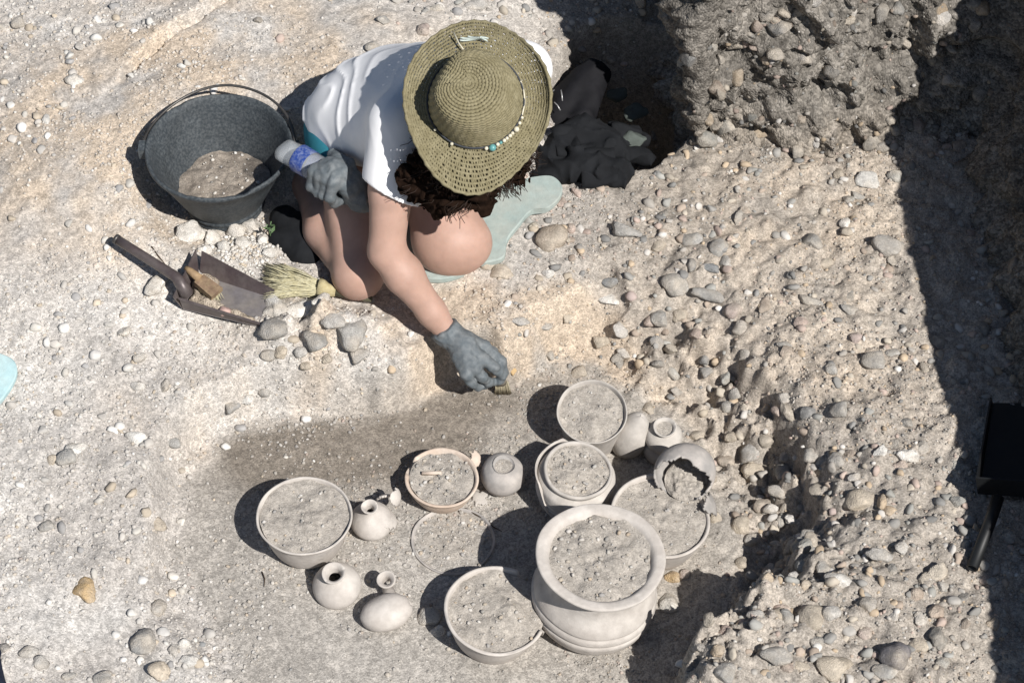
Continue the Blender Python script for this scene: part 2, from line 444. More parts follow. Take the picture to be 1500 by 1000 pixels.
# stones one can pick out in the photograph: px, py, long and short diameter in px, angle in the picture, colour
G1, G2, G3, T1, T2, WT, PK, OR = (.36,.35,.33), (.27,.275,.275), (.43,.41,.38), (.46,.40,.32), (.52,.45,.36), (.66,.64,.60), (.44,.36,.33), (.52,.37,.20)
HAND = [(806,350,52,46,0,(.40,.335,.265)),(914,338,54,24,-25,G1),(965,362,26,18,-10,T2),(1013,352,26,34,80,G1),(1050,363,34,32,20,G2),(988,417,42,40,-30,G1),
 (1040,432,64,22,-12,G1),(1072,455,30,24,20,PK),(895,415,26,18,-15,G2),(893,440,34,18,-30,WT),(925,435,16,18,0,PK),(966,466,32,28,-10,G1),(996,464,28,20,-10,T2),
 (1042,392,34,16,-20,G2),(1065,386,22,20,0,G3),(1186,440,46,14,-20,G1),(1246,455,36,16,-25,G1),(1302,362,48,36,-35,G3),(1209,386,24,18,10,T2),(1191,355,32,30,0,G1),
 (1240,340,20,18,0,T2),(1272,268,36,30,-40,WT),(1256,287,28,12,-20,G1),(1082,318,30,14,70,G1),(1252,495,22,20,0,PK),(1282,530,46,34,-20,G3),(1309,518,30,16,-10,G1),
 (1218,540,22,18,0,G1),(1232,600,34,30,-30,G1),(1316,540,14,22,0,WT),(1067,596,26,24,-20,G1),(1033,545,24,20,0,G2),(1100,665,36,26,20,G3),(1146,690,40,22,80,G1),
 (1070,640,22,30,0,T1),(1105,690,50,30,10,T1),(1190,670,30,26,0,G1),(1225,675,30,24,0,G3),(1290,663,26,16,40,WT),(1330,668,34,20,-5,WT),(1260,735,52,34,-10,T1),
 (1222,750,22,14,0,PK),(1290,815,46,20,-15,G3),(1320,802,24,20,0,G3),(1312,960,54,44,-30,(.20,.19,.2)),(1346,948,36,24,-30,T2),(1222,976,46,50,90,T1),(1297,985,40,26,-30,G1),
 (1190,905,44,34,-20,T1),(1216,897,32,24,0,G3),(1140,903,34,30,0,T1),(1106,900,18,30,80,G1),(1244,924,20,18,0,G3),(1195,940,28,20,0,G1),(1268,928,22,20,0,PK),
 (1270,885,30,26,30,G3),(1135,960,50,30,-15,G3),(1170,975,18,34,80,T1),(1060,985,36,30,30,G1),(1398,880,20,16,0,G3),(1380,858,22,18,0,G3),(1035,700,30,22,30,T1),
 (980,883,36,36,0,(.62,.59,.54)),(985,845,30,18,-10,OR),(1003,843,22,18,0,PK),(700,8,40,20,10,G3),(560,30,20,26,0,G1),(620,45,22,20,0,PK),(545,70,24,22,0,G1),
 (28,34,26,22,0,G3),(110,118,26,20,0,WT),(70,200,12,10,0,WT),(95,480,18,20,0,WT),(183,487,20,16,0,WT),(205,525,24,18,10,WT),(202,565,22,20,0,WT),(165,630,20,12,-30,WT),
 (200,642,34,20,-20,WT),(176,625,16,12,0,WT),(110,660,34,14,25,WT),(100,670,40,30,0,G1),(256,648,24,20,0,G1),(340,605,26,24,0,G2),(360,585,24,16,-20,WT),(388,575,24,14,-20,G1),
 (126,865,38,32,0,OR),(212,942,42,40,20,G2),(230,890,30,26,40,G3),(193,898,16,14,0,WT),(232,982,36,34,0,T2),(278,967,26,24,0,WT),(296,944,12,16,0,G2),(150,995,36,20,10,G1),
 (72,882,12,20,0,WT),(40,955,30,18,25,G3),(62,972,30,22,0,G3),(100,990,24,14,10,G1),(205,968,14,18,0,WT),(85,978,10,12,0,WT),(170,930,14,12,0,WT),(230,770,46,22,-15,T2),
 (215,750,16,22,0,T1),(70,770,30,18,10,G1),(465,500,44,48,60,G1),(515,490,54,48,-30,G1),(430,497,18,20,0,T1),(412,517,24,24,0,T1),(402,482,50,36,10,G1),(524,520,34,36,0,G3),(440,515,22,26,0,G3),(480,525,20,22,0,T1),(490,470,40,24,10,G3),(395,520,26,18,0,G1),(448,535,20,16,0,T1),
 (540,440,16,24,60,G3),(447,452,70,26,15,WT),(400,455,40,22,20,G3),(630,905,44,30,-10,G3),(640,925,22,18,0,WT),(660,928,12,12,0,WT),(752,545,12,16,0,OR),(1228,255,20,18,0,T1),
 (712,372,24,16,15,T2),(720,388,34,22,10,T2),(1030,605,18,16,0,T1),(850,545,30,20,-10,T1),(805,520,18,26,0,G1),(950,600,20,30,0,T1),(880,500,34,20,-10,T1),(845,590,10,10,0,G1),
 (760,470,30,14,-10,G3),(800,478,24,12,0,G3),(735,400,36,20,15,T2),(830,465,20,16,0,T1),(803,400,18,20,0,WT),(832,405,14,12,0,T1),(790,408,12,14,0,T1),(1148,505,24,12,-20,G1),
 (1085,770,30,40,0,T1),(1100,790,26,22,0,G1),(1085,825,22,18,0,T1),(1140,720,36,22,-25,G3),(1170,800,30,20,0,T1),(1230,850,40,22,-20,WT),(1050,760,24,18,0,T1),(1020,640,26,20,30,T1)]
for (px, py, wl, ws, an, c) in HAND:
    p = on_ground(px, py); sc = FPX/np.dot(p-CAM, FWD); foreshort = .82
    a = wl/2/sc; b = ws/2/sc
    if abs(an) < 60: b = min(b*1.2, a)
    add_stone(p, a*1.05, b, min(a, b)*.72, R(an), tuple(np.array(c)*rnd.uniform(.92, 1.08)), c == WT, rnd.uniform(.34, .46) if (380 < px < 550 and 440 < py < 540) else rnd.uniform(.26, .42))
def in_wall(x, y): return (y > .62 and x > .44-.15*(y-.62)) or x > 1.27
nr = np.random.default_rng(5)
def region(x, y, sdw):
    """how stony the place is (0..1)"""
    if sdw < 0: return .10 if sdw < -.04 else .35
    r = float(sstep(-.25, .3, x))
    cl = float(fbm2(np.array([x]), np.array([y]), 3.2, 3, 301)[0])
    return np.clip((.40+.60*r)+1.5*cl, .04, 1)
m = 15000
X = nr.uniform(-1.6, 1.3, m); Y = nr.uniform(-1.15, 1.5, m); sdw = samp(SDG, X, Y)
rgt = sstep(-.25, .3, X); cl = fbm2(X, Y, 3.2, 3, 301)
den = np.where(sdw < -.04, .07, np.where(sdw < 0, .3, np.clip(.30+.55*rgt+1.4*cl, .03, 1)))
ok = (nr.random(m) < den) & ~(((Y > .60) & (X > .42-.15*(Y-.6))) | (X > 1.27))
for x, y, sd_w in zip(X[ok], Y[ok], sdw[ok]):
    r = .0042+.0135*nr.random()**3.6
    if x > .1 and nr.random() < .12: r *= 1.5
    if sd_w < -.03: r = min(r, .007)
    pal = PAL if x > -.25+.3*nr.normal() else PALW
    c = np.array(pal[nr.integers(len(pal))])*nr.uniform(.8, 1.12)
    add_stone(np.array([x, y, gz(x, y)]), r, r*nr.uniform(.55, 1), r*nr.uniform(.45, .75), nr.uniform(0, 6.28), tuple(c), nr.random() < (.4 if x > 0 else .6), nr.uniform(.25, .5), .45)
m = 1500
X = nr.uniform(.25, 1.1, m); Y = nr.uniform(-1.0, .3, m); sdw = samp(SDG, X, Y)
ok = nr.random(m) < np.exp(-((sdw-.10)/.11)**2)*(sdw > .01)*.62
for x, y in zip(X[ok], Y[ok]):
    r = .007+.017*nr.random()**1.8; c = np.array(PAL[nr.integers(len(PAL))])*nr.uniform(.8, 1.1)
    add_stone(np.array([x, y, gz(x, y)]), r, r*nr.uniform(.6, 1), r*nr.uniform(.5, .8), nr.uniform(0, 6.28), tuple(c), nr.random() < .45, nr.uniform(.1, .3), .6)
STONES.sort(key=lambda s: -s[0])
PV, PF, PC = [], [], []; pn = 0
LIB1 = [stone_shape(1, 400+i, .9 if i % 3 else 0) for i in range(14)]
LIB2 = [stone_shape(2, 430+i, .9 if i % 4 else .4) for i in range(10)]
def peb(p, a, b, h, rot, colr, lib):
    global pn
    V, F = lib[nr.integers(len(lib))]
    PV.append((V*np.array([a, b, h]))@rot.T+p); PF.append(F+pn); PC.append(np.broadcast_to(np.array(colr), (len(V), 3))); pn += len(V)
for i, (s, p, a, b, h, rz, c, an, sink, tl) in enumerate(STONES):
    pos = np.array([p[0], p[1], p[2]+h*(1-2*sink)*.6])
    if i < 300:
        o = bpy.data.objects.new('stone', (SA if an else SM)[i % (8 if an else 10)]); COL.objects.link(o)
        o.location = pos; o.scale = (a, b, h); o.rotation_euler = (tl[0], tl[1], rz); o.color = (*c, 1); o.parent = ground
    else:
        peb(pos, a, b, h, rotm(tl[0], tl[1], rz), c, LIB2 if a > .0098 else LIB1)
# small gravel, in batches per shape
def scatter(X, Y, rr, colr, zo=.15, zf=None):
    global pn
    m = len(X); Z = samp(GZ, X, Y)+rr*zo if zf is None else zf
    sc3 = np.stack([rr, rr*nr.uniform(.6, 1, m), rr*nr.uniform(.45, .8, m)], 1)
    a, b, c = nr.uniform(-.5, .5, m), nr.uniform(-.5, .5, m), nr.uniform(0, 6.3, m)
    ca, sa, cb, sb, cc, sc_ = np.cos(a), np.sin(a), np.cos(b), np.sin(b), np.cos(c), np.sin(c)
    Rm = np.stack([np.stack([cc*cb, cc*sb*sa-sc_*ca, cc*sb*ca+sc_*sa], -1), np.stack([sc_*cb, sc_*sb*sa+cc*ca, sc_*sb*ca-cc*sa], -1), np.stack([-sb, cb*sa, cb*ca], -1)], 1)
    which = nr.integers(len(LIB1), size=m); P = np.stack([X, Y, Z], 1)
    for q in range(len(LIB1)):
        k = np.where(which == q)[0]
        if not len(k): continue
        V, F = LIB1[q]
        W = np.einsum('nij,nvj->nvi', Rm[k], V[None]*sc3[k][:, None])+P[k][:, None]
        PV.append(W.reshape(-1, 3)); PF.append((F[None]+(np.arange(len(k))*len(V))[:, None, None]+pn).reshape(-1, 3))
        PC.append(np.repeat(colr[k], len(V), 0)); pn += len(k)*len(V)
def pick_col(X, Yq, spread=.3):
    m = len(X); pa = np.array(PAL); pw = np.array(PALW)
    c = np.where((X > -.3+spread*nr.normal(size=m))[:, None], pa[nr.integers(len(pa), size=m)], pw[nr.integers(len(pw), size=m)])
    c = c*nr.uniform(.8, 1.12, m)[:, None]
    g = np.stack([samp(GC[..., q], X, Yq) for q in range(3)], 1); return c*.55+g*.45
m = 138000
X = nr.uniform(-1.6, 1.3, m); Y = nr.uniform(-1.15, 1.5, m)
sdw = samp(SDG, X, Y); cl = fbm2(X, Y, 4.5, 4, 311)
den = np.clip(np.where(sdw < -.03, .16, .44+.10*sstep(-.2, .3, X))+1.4*cl, .03, 1)
keep = (nr.random(m) < den) & ~(((Y > .62) & (X > .44)) | (X > 1.27))
X = X[keep]; Y = Y[keep]; rr = .0013+(.0048-.0006*np.sign(X))*nr.random(len(X))**2.8
scatter(X, Y, rr, pick_col(X, Y))
pb = mk('pebbles', np.concatenate(PV), np.concatenate(PF), M_pebble, ground, True, np.concatenate(PC)); pb['kind'] = 'stuff'
# stones set in the cut face
ws = np.random.default_rng(9); nS, nT = WX.shape
PV, PF, PC = [], [], []; pn = 0
for i in range(1100):
    a_ = ws.integers(5, nS-5); b_ = ws.integers(8, nT-6)
    if i % 3: fr = np.where((NY[:, 0] < -.6) & (WX[:, 40] > .42))[0]; a_ = fr[ws.integers(len(fr))]; b_ = ws.integers(8, int(nT*.75))
    p = np.array([WX[a_, b_], WY[a_, b_], WZ[a_, b_]])
    if p[1] < -1.2 or p[1] > 1.5: continue
    big = i < 150
    r = ws.uniform(.014, .034) if big else .003+.010*ws.random()**2
    c = np.array(PAL[ws.integers(len(PAL))])*ws.uniform(.45, .8)
    rot = rotm(ws.uniform(-.6, .6), ws.uniform(-.6, .6), ws.uniform(0, 6.3))
    n3 = np.array([NX[a_, b_], NY[a_, b_], .3]); p = p - n3*r*.15
    if big and p[1] < 1.2:
        o = bpy.data.objects.new('stone', SM[i % 10]); COL.objects.link(o); o.location = p; o.scale = (r, r*ws.uniform(.6, .9), r*ws.uniform(.5, .8))
        o.rotation_euler = (ws.uniform(-.6, .6), ws.uniform(-.6, .6), ws.uniform(0, 6.3)); o.color = (*c, 1); o.parent = wall
    else: peb(p, r, r*.8, r*.6, rot, c, LIB1)
pb2 = mk('pebbles', np.concatenate(PV), np.concatenate(PF), M_pebble, wall, True, np.concatenate(PC)); pb2['kind'] = 'stuff'

# ------------------------------------------------------------------ pots
def ceramic(nm, c1, c2): return mat(nm, c1, tint=c2, tint_scale=14, tint_amt=.8, var=.17, vscale=28, bump=.35, bscale=110, rough=.92, spec=.15, dist=.003)
C_grey = ceramic('pottery_grey', (.44, .41, .375), (.50, .468, .43))
C_pale = ceramic('pottery_pale', (.49, .45, .41), (.54, .505, .465))
C_tan = ceramic('pottery_tan', (.55, .44, .355), (.60, .53, .46))
C_dark = ceramic('pottery_smoked', (.33, .315, .30), (.46, .42, .385))
M_fill = mat('pot_fill', (.355, .325, .288), tint=(.42, .385, .34), tint_scale=30, tint_amt=.7, var=.12, vscale=60, bump=.4, bscale=240, rough=.95, spec=.1, speck=.13, speck_scale=300, dist=.004)
def xform(V, tilt, base):
    return np.asarray(V)@rotm(tilt[0], tilt[1], 0).T+base
def lathe(prof, n=80, brk=None, seed=0, wob=.012):
    """surface of revolution; prof runs foot -> outside -> rim -> inside; brk(theta) limits the height where the rim is broken"""
    V = []; m = len(prof)
    zt = max(z for _, z in prof); tk = np.arange(n)/n*2*math.pi
    chip = np.clip(fbm2(np.cos(tk)*2.2+seed*5.1, np.sin(tk)*2.2, 2.5, 3, 900)*2-.42, 0, 1)*(.012 if prof[1][0] > .044 else .003)
    for k in range(n):
        t = 2*math.pi*k/n; c, s = math.cos(t), math.sin(t)
        wv = 1+wob*math.sin(2*t+seed)+wob*.5*math.sin(3*t+seed*2.3)+wob*.3*math.sin(7*t+seed)
        lim = brk(t) if brk else 9
        for (r, z) in prof:
            zz = min(z, lim) if brk else z
            zz = min(zz, zt-chip[k]) if zt > .05 else zz
            V.append((r*wv*c, r*wv*s, zz+.0015*math.sin(2*t+seed*1.7)))
    F = [(k*m+j, ((k+1) % n)*m+j, ((k+1) % n)*m+j+1, k*m+j+1) for k in range(n) for j in range(m-1)]
    return V, F
def curve_prof(P, step=5):
    """Catmull-Rom through the profile points"""
    P = [np.array(p, float) for p in P]; Q = [2*P[0]-P[1]]+P+[2*P[-1]-P[-2]]; out = []
    for i in range(1, len(Q)-2):
        a, b, c, d = Q[i-1:i+3]
        for t in np.linspace(0, 1, step, endpoint=False):
            out.append(.5*((2*b)+(-a+c)*t+(2*a-5*b+4*c-d)*t*t+(-a+3*b-3*c+d)*t**3))
    out.append(P[-1]); return [(max(float(p[0]), 0.0), float(p[1])) for p in out]
def soil_disc(r, z, seed, tilt, base, amp=.006, dome=0.0, n=64, m=22, wob=.012, shape=None):
    V = [(0, 0, z+dome)]
    for i in range(1, m+1):
        for k in range(n):
            t = 2*math.pi*k/n; wv = 1+wob*math.sin(2*t+seed)+wob*.5*math.sin(3*t+seed*2.3)
            rr = r*i/m*wv; V.append((rr*math.cos(t), rr*math.sin(t), z+dome*(1-(i/m)**2)))
    V = np.array(V); q = np.hypot(V[:, 0], V[:, 1])/r
    V[:, 2] += amp*(fbm2(V[:, 0]+seed, V[:, 1], 30, 4, seed, .6)*1.6)
    if shape is not None: V[:, 2] += shape(V[:, 0], V[:, 1])
    F = [(0, 1+k, 1+(k+1) % n) for k in range(n)]
    F += [(1+(i-1)*n+k, 1+i*n+k, 1+i*n+(k+1) % n, 1+(i-1)*n+(k+1) % n) for i in range(1, m) for k in range(n)]
    return V, F
def fill(root, r, z, seed, tilt, base, amp=.006, dome=0.0, npb=70, shape=None, big=.006):
    global PV, PF, PC, pn
    V, F = soil_disc(r, z, seed, tilt, base, amp, dome, shape=shape)
    mk('soil_fill', xform(V, tilt, base), F, M_fill, root)
    PV, PF, PC = [], [], []; pn = 0; q = np.random.default_rng(seed+77); Rt = rotm(tilt[0], tilt[1], 0)
    for _ in range(npb):
        rr = r*.94*math.sqrt(q.random()); t = q.uniform(0, 6.28); s = .0015+(big-.0015)*q.random()**3
        j = np.argmin((V[:, 0]-rr*math.cos(t))**2+(V[:, 1]-rr*math.sin(t))**2)
        c = np.array((PALW if q.random() < .5 else PAL)[q.integers(7)])*q.uniform(.75, 1.0)*.75+np.array([.10, .092, .082])
        peb(Rt@(V[j]+np.array([0, 0, s*.25]))+base, s, s*.75, s*.6, rotm(q.uniform(-.5, .5), q.uniform(-.5, .5), q.uniform(0, 6.3)), c, LIB1)
    o = mk('pebbles', np.concatenate(PV), np.concatenate(PF), M_pebble, root, True, np.concatenate(PC)); o['kind'] = 'stuff'
def rim_base(px, py, h, tilt=(0, 0), z0=0.0):
    """foot position of a pot whose rim centre shows at the pixel"""
    p = at_z(px, py, z0+h*math.cos(math.hypot(*tilt))); return p - rotm(tilt[0], tilt[1], 0)@np.array([0, 0, h])
def pot(name, label, prof, material, px, py, h, tilt=(0, 0), z0=0.0, brk=None, seed=1, part='body', n=88, group=None):
    base = rim_base(px, py, h, tilt, z0)
    root = empty(name, tuple(base), label, 'pot', group)
    V, F = lathe(prof, n, brk, seed)
    mk(part, xform(V, tilt, base), F, material, root)
    return root, base
GP = 'excavated pots in the dug cut'
# A deep open bowl on the left
h = .128
pr = curve_prof([(0,0),(.045,0),(.060,.004),(.078,.030),(.090,.070),(.099,.112),(.1055,.124),(.1075,.128),(.1055,.1305),(.1025,.129),(.099,.118),(.094,.10)])
r_, b_ = pot('bowl', 'deep pale clay bowl filled level with soil, apart from the others beside small jugs', pr, C_pale, 446, 755, h, (.03, .0), -.010, seed=2, group=GP)
fill(r_, .1015, .1235, 3, (.03, .0), b_, .005, .002, 80, shape=lambda x, y: .008*np.exp(-((x-.005)**2+(y+.012)**2)/.0009))
# B tilted thin-rimmed bowl at the back
pr = curve_prof([(0,0),(.05,0),(.062,.01),(.070,.05),(.076,.10),(.0815,.128),(.083,.1315),(.081,.133),(.0785,.13),(.075,.118),(.071,.10)])
r_, b_ = pot('bowl', 'thin rimmed clay bowl tipped forward at the back, brim full of soil', pr, C_grey, 867, 603, .13, (.19, -.03), -.005, seed=4, group=GP)
fill(r_, .0775, .123, 5, (.19, -.03), b_, .004, .004, 75, shape=lambda x, y: .008*np.exp(-((x-.0)**2+(y+.03)**2)/.0004))
# C ribbed jar in front of B
pr = curve_prof([(0,0),(.06,0),(.078,.02),(.089,.05),(.0895,.054),(.0885,.058),(.0905,.066),(.0895,.070),(.0915,.078),(.090,.098),(.083,.106),(.0765,.110),(.0790,.117),(.0800,.122),(.0775,.126),(.0725,.125),(.0700,.115),(.0690,.105)], 4)
r_, b_ = pot('jar', 'squat ribbed clay jar with thick rolled rim, full of brown soil', pr, C_grey, 847, 688, .124, (.05, .12), -.008, seed=6, group=GP)
fill(r_, .0735, .119, 7, (.05, .12), b_, .006, .007, 110, big=.007)
# C2 slim rim of a bowl that stands behind C
pr = curve_prof([(0,0),(.05,0),(.075,.03),(.092,.08),(.0985,.108),(.097,.1105),(.094,.108),(.089,.08),(.07,.04)])
r_, b_ = pot('bowl', 'slanting bowl with only its thin rim showing behind the ribbed jar', pr, C_pale, 847, 690, .108, (.0, .06), -.004, brk=lambda t: .03+.09*float(sstep(1.2, 2.1, t)*sstep(4.2, 3.4, t)), seed=7, group=GP)
# D the largest pot
pr = curve_prof([(0,0),(.075,0),(.097,.006),(.126,.030),(.1375,.060),(.1385,.071),(.1355,.077),(.1385,.083),(.137,.094),(.1325,.101),(.134,.106),(.128,.124),(.115,.150),(.109,.178),(.1105,.204),(.121,.2225),(.1325,.2290),(.1385,.2295),(.1405,.2335),(.138,.2375),(.130,.238),(.1185,.2355),(.1105,.226),(.1055,.212)], 4)
r_, b_ = pot('jar', 'largest clay jar with broad flat everted rim and grooved belly', pr, C_pale, 880, 814, .235, (.03, .07), -.014, seed=8, n=120, group=GP)
fill(r_, .1155, .2265, 9, (.03, .07), b_, .008, .006, 190, big=.009)
# E wide bowl holding the sherds
pr = curve_prof([(0,0),(.072,0),(.086,.012),(.100,.052),(.1075,.086),(.1115,.097),(.1140,.101),(.1135,.104),(.110,.1055),(.106,.102),(.102,.088),(.096,.07)])
r_, b_ = pot('bowl', 'wide clay bowl with a broken vessel lying on its soil', pr, C_pale, 968, 752, .112, (.03, .06), .004, seed=10, group=GP)
fill(r_, .105, .096, 11, (.03, .06), b_, .005, .002, 120)
bE = b_
# F broken jar lying in E: a shell of a globular vessel with a big hole
def shell(c, r, rot, keep, mat_, name, label=None, parent=None, th=.005, n=64, m=40, cat=None, group=None, squash=(1, 1, 1)):
    V = []; F = []; K = {}
    for i in range(m+1):
        for k in range(n):
            ph = math.pi*i/m; t = 2*math.pi*k/n
            d = np.array([math.sin(ph)*math.cos(t), math.sin(ph)*math.sin(t), math.cos(ph)]); V.append(d)
    V = np.array(V); ok = keep(V[:, 0], V[:, 1], V[:, 2])
    q = lambda i, k: i*n+(k % n)
    Fo = [(q(i, k), q(i+1, k), q(i+1, k+1), q(i, k+1)) for i in range(m) for k in range(n) if ok[q(i, k)] and ok[q(i+1, k)] and ok[q(i+1, k+1)] and ok[q(i, k+1)]]
    us = sorted({v for f in Fo for v in f}); mp = {v: i for i, v in enumerate(us)}; U = V[us]*np.array(squash)
    Fo = [tuple(mp[v] for v in f) for f in Fo]; nU = len(us)
    ed = {}
    for f in Fo:
        for a, b in zip(f, f[1:]+f[:1]): ed[(a, b)] = 1
    W = np.concatenate([U*r, U*(r-th)])@np.asarray(rot).T+np.array(c)
    FF = Fo+[tuple(v+nU for v in f[::-1]) for f in Fo]+[(a, a+nU, b+nU, b) for (a, b) in ed if (b, a) not in ed]
    return mk(name, W, FF, mat_, parent)
zE = bE[2]+.098
root = empty('broken_jar', tuple(at_z(1003, 712, zE)), 'broken open clay jar with soil inside, resting on the wide bowl', 'pot')
cF = at_z(1003, 692, zE+.045)
def brk3(seed, f=3): return lambda x, y, z: fbm3(x, y, z, f, 2, seed)
nf = brk3(5)
shell(cF, .068, rotm(.35, -.25, .3), lambda x, y, z: (z*.55-y*.62-x*.42 < .36+.35*nf(x, y, z)), C_dark, 'body', parent=root, squash=(1.05, 1, .85))
V, F = soil_disc(.048, 0, 21, None, None, .012, .014)
mk('soil_fill', xform(V, (.45, -.2), cF-np.array([-.004, .004, .026])), F, M_fill, root)
# small pieces around it
def sherd(px, py, z, r, rot, ang, m_, label, name='potsherd', squash=(1, 1, .9)):
    c = at_z(px, py, z); rt = empty(name, tuple(c), label, 'potsherd', 'loose potsherds')
    nf = brk3(int(px))
    M3 = np.asarray(rot); shell(c-M3@np.array([0, 0, r]), r, M3, lambda x, y, z_: z_ > math.cos(ang)+.22*nf(x, y, z_), m_, 'sherd', parent=rt, squash=squash, n=56, m=48)
    return rt
sherd(1046, 735, zE+.01, .085, rotm(.2, .9, .2), .5, C_dark, 'curved grey sherd propped against the rim of the wide bowl')
# G small two-tier jug
h = .110
pr = curve_prof([(0,0),(.030,0),(.044,.012),(.0475,.030),(.044,.044),(.0365,.0505),(.041,.056),(.0445,.072),(.039,.087),(.028,.0945),(.0215,.099),(.026,.106),(.028,.110),(.0255,.112),(.0195,.106),(.018,.096)], 4)
r_, b_ = pot('jug', 'small waisted clay jug with flared mouth by the gravel edge', pr, C_grey, 974, 625, h, (.08, .03), -.004, seed=12, n=64, group=GP)
fill(r_, .0205, .104, 13, (.08, .03), b_, .001, 0, 12, big=.003)
# H plain egg-shaped jar leaning
pr = curve_prof([(0,0),(.014,.002),(.032,.018),(.0425,.050),(.041,.080),(.031,.108),(.020,.124),(.010,.131),(0,.133)])
r_, b_ = pot('jar', 'smooth egg shaped clay jar leaning between bowl and small jug', pr, C_grey, 937, 612, .125, (-.12, .30), -.01, seed=14, n=64, group=GP)
# I shallow orange-rimmed bowl
pr = curve_prof([(0,0),(.05,0),(.062,.012),(.074,.036),(.080,.056),(.0835,.064),(.0845,.068),(.081,.070),(.0765,.066),(.071,.052),(.064,.04)])
def bI(t):
    d = (t-2.75+math.pi) % (2*math.pi)-math.pi
    return .08 if abs(d) > .28 else .056+.004*math.sin(9*t)
r_, b_ = pot('bowl', 'orange rimmed clay bowl with a chipped edge, filled with soil', pr, C_tan, 647, 699, .068, (.03, .02), -.004, brk=bI, seed=15, group=GP)
fill(r_, .0745, .061, 16, (.03, .02), b_, .006, .003, 110, big=.008)
sherd(700, 668, .062, .05, rotm(.5, .5, .4), .42, C_tan, 'orange sherd stuck between orange rimmed bowl and round jug')
c = at_z(629, 694, .062)
rt = empty('potsherd', tuple(c), 'thin curved rim sherd lying on the soil of the orange rimmed bowl', 'potsherd', 'loose potsherds')
mb = MB(); mb.box(c+np.array([.005, 0, .003]), (.045, .006, .012), rotm(.3, .05, .05)); mb.build('sherd', C_tan, rt)
# J round smoked jug
pr = curve_prof([(0,0),(.02,0),(.036,.010),(.049,.034),(.0515,.050),(.046,.071),(.034,.083),(.0265,.087),(.0255,.0905),(.024,.088),(.019,.084)])
r_, b_ = pot('jug', 'small round smoke darkened jug beside the orange rimmed bowl', pr, C_dark, 738, 681, .088, (.05, .06), -.006, seed=17, n=64, group=GP)
fill(r_, .024, .0845, 18, (.05, .06), b_, .001, .002, 10, big=.003)
sherd(703, 727, .014, .06, rotm(.15, -.1, 0), .48, C_grey, 'flat grey sherd lying below the smoke darkened jug')
# K wide low broken bowl at the front
pr = curve_prof([(0,0),(.072,0),(.086,.008),(.099,.044),(.1075,.080),(.1125,.090),(.1150,.0935),(.1145,.0965),(.111,.098),(.107,.095),(.102,.078),(.094,.060)])
def bK(t):
    d = (t-.35+math.pi) % (2*math.pi)-math.pi
    return .12 if abs(d) > .75 else .066+.006*math.sin(6*t)
r_, b_ = pot('bowl', 'low wide broken bowl tipped toward the largest jar, at the front', pr, C_pale, 727, 893, .0945, (.04, .10), -.006, brk=bK, seed=19, group=GP)
fill(r_, .1055, .087, 20, (.04, .10), b_, .006, .003, 130, big=.008, shape=lambda x, y: .014*np.exp(-((x-.02)**2+(y-.005)**2)/.0018))
# L globular jug with a neck and broken pieces behind it
pr = curve_prof([(0,0),(.018,0),(.036,.010),(.048,.032),(.046,.050),(.034,.067),(.019,.079),(.0125,.087),(.0125,.094),(.0175,.100),(.0195,.1035),(.017,.1045),(.0105,.098),(.0085,.088),(.008,.080)], 4)
r_, b_ = pot('jug', 'pale round bellied jug with narrow neck, broken sherds behind it', pr, C_pale, 541, 742, .103, (.12, -.03), -.008, seed=22, n=64, group=GP)
sherd(572, 748, .05, .052, rotm(-.1, .75, .2), .85, C_pale, 'side wall sherd of a broken jug just behind the narrow necked jug')
sherd(586, 728, .075, .03, rotm(.6, 1.1, .3), .75, C_pale, 'upright white edged sherd next to the orange rimmed bowl')
sherd(560, 722, .062, .034, rotm(-1.0, .1, .4), .6, C_pale, 'slim curved rim sherd above the narrow necked jug')
# M globular jug
pr = curve_prof([(0,0),(.02,0),(.042,.012),(.055,.038),(.052,.060),(.038,.079),(.023,.089),(.0195,.095),(.0225,.101),(.027,.1045),(.0262,.1075),(.0215,.106),(.0160,.098),(.0145,.088),(.014,.080)], 4)
r_, b_ = pot('jug', 'round bellied jug with wide open mouth in front of the deep pale bowl', pr, C_pale, 489, 839, .105, (.12, -.06), -.022, seed=24, n=64, group=GP)
# N jug lying down, its neck ring turned up
c = at_z(566, 897, .028)
rt = empty('jug', (c[0], c[1], 0), 'toppled egg shaped jug whose detached neck ring points up', 'pot', GP)
pr = curve_prof([(0,-.058),(.016,-.055),(.034,-.036),(.042,0),(.037,.028),(.024,.048),(.013,.056),(.0,.058)])
V, F = lathe(pr, 64, None, 25); mk('body', np.array(V)@rotm(0, R(80), R(15)).T+c, F, C_pale, rt)
pr = curve_prof([(.010,-.03),(.011,-.012),(.0155,0),(.0205,.005),(.0215,.0085),(.019,.0105),(.0135,.006),(.009,-.002),(.0075,-.02)], 4)
cn = at_z(566, 850, .05)
V, F = lathe(pr, 48, None, 26); mk('neck', np.array(V)@rotm(.25, -.05, 0).T+cn, F, C_pale, rt)
mb = MB(); mb.tube([cn+np.array([0, 0, -.022]), cn+np.array([.012, -.03, -.03]), c+np.array([.03, .02, .0])], [.012, .016, .02], 10); mb.build('shoulder', C_pale, rt)
# O dish buried flush with the floor
p0 = on_ground(664, 793)
pr = curve_prof([(.086,-.03),(.093,-.006),(.0955,.0045),(.094,.0075),(.090,.005),(.086,-.005)])
rt = empty('buried_dish', tuple(p0), 'round dish buried to its rim in the grey floor between bowls', 'pot', GP)
V, F = lathe(pr, 80, None, 27); mk('rim', xform(V, (.0, .0), p0), F, C_dark, rt)
fill(rt, .089, -.002, 28, (0, 0), p0, .006, .004, 150, big=.008)
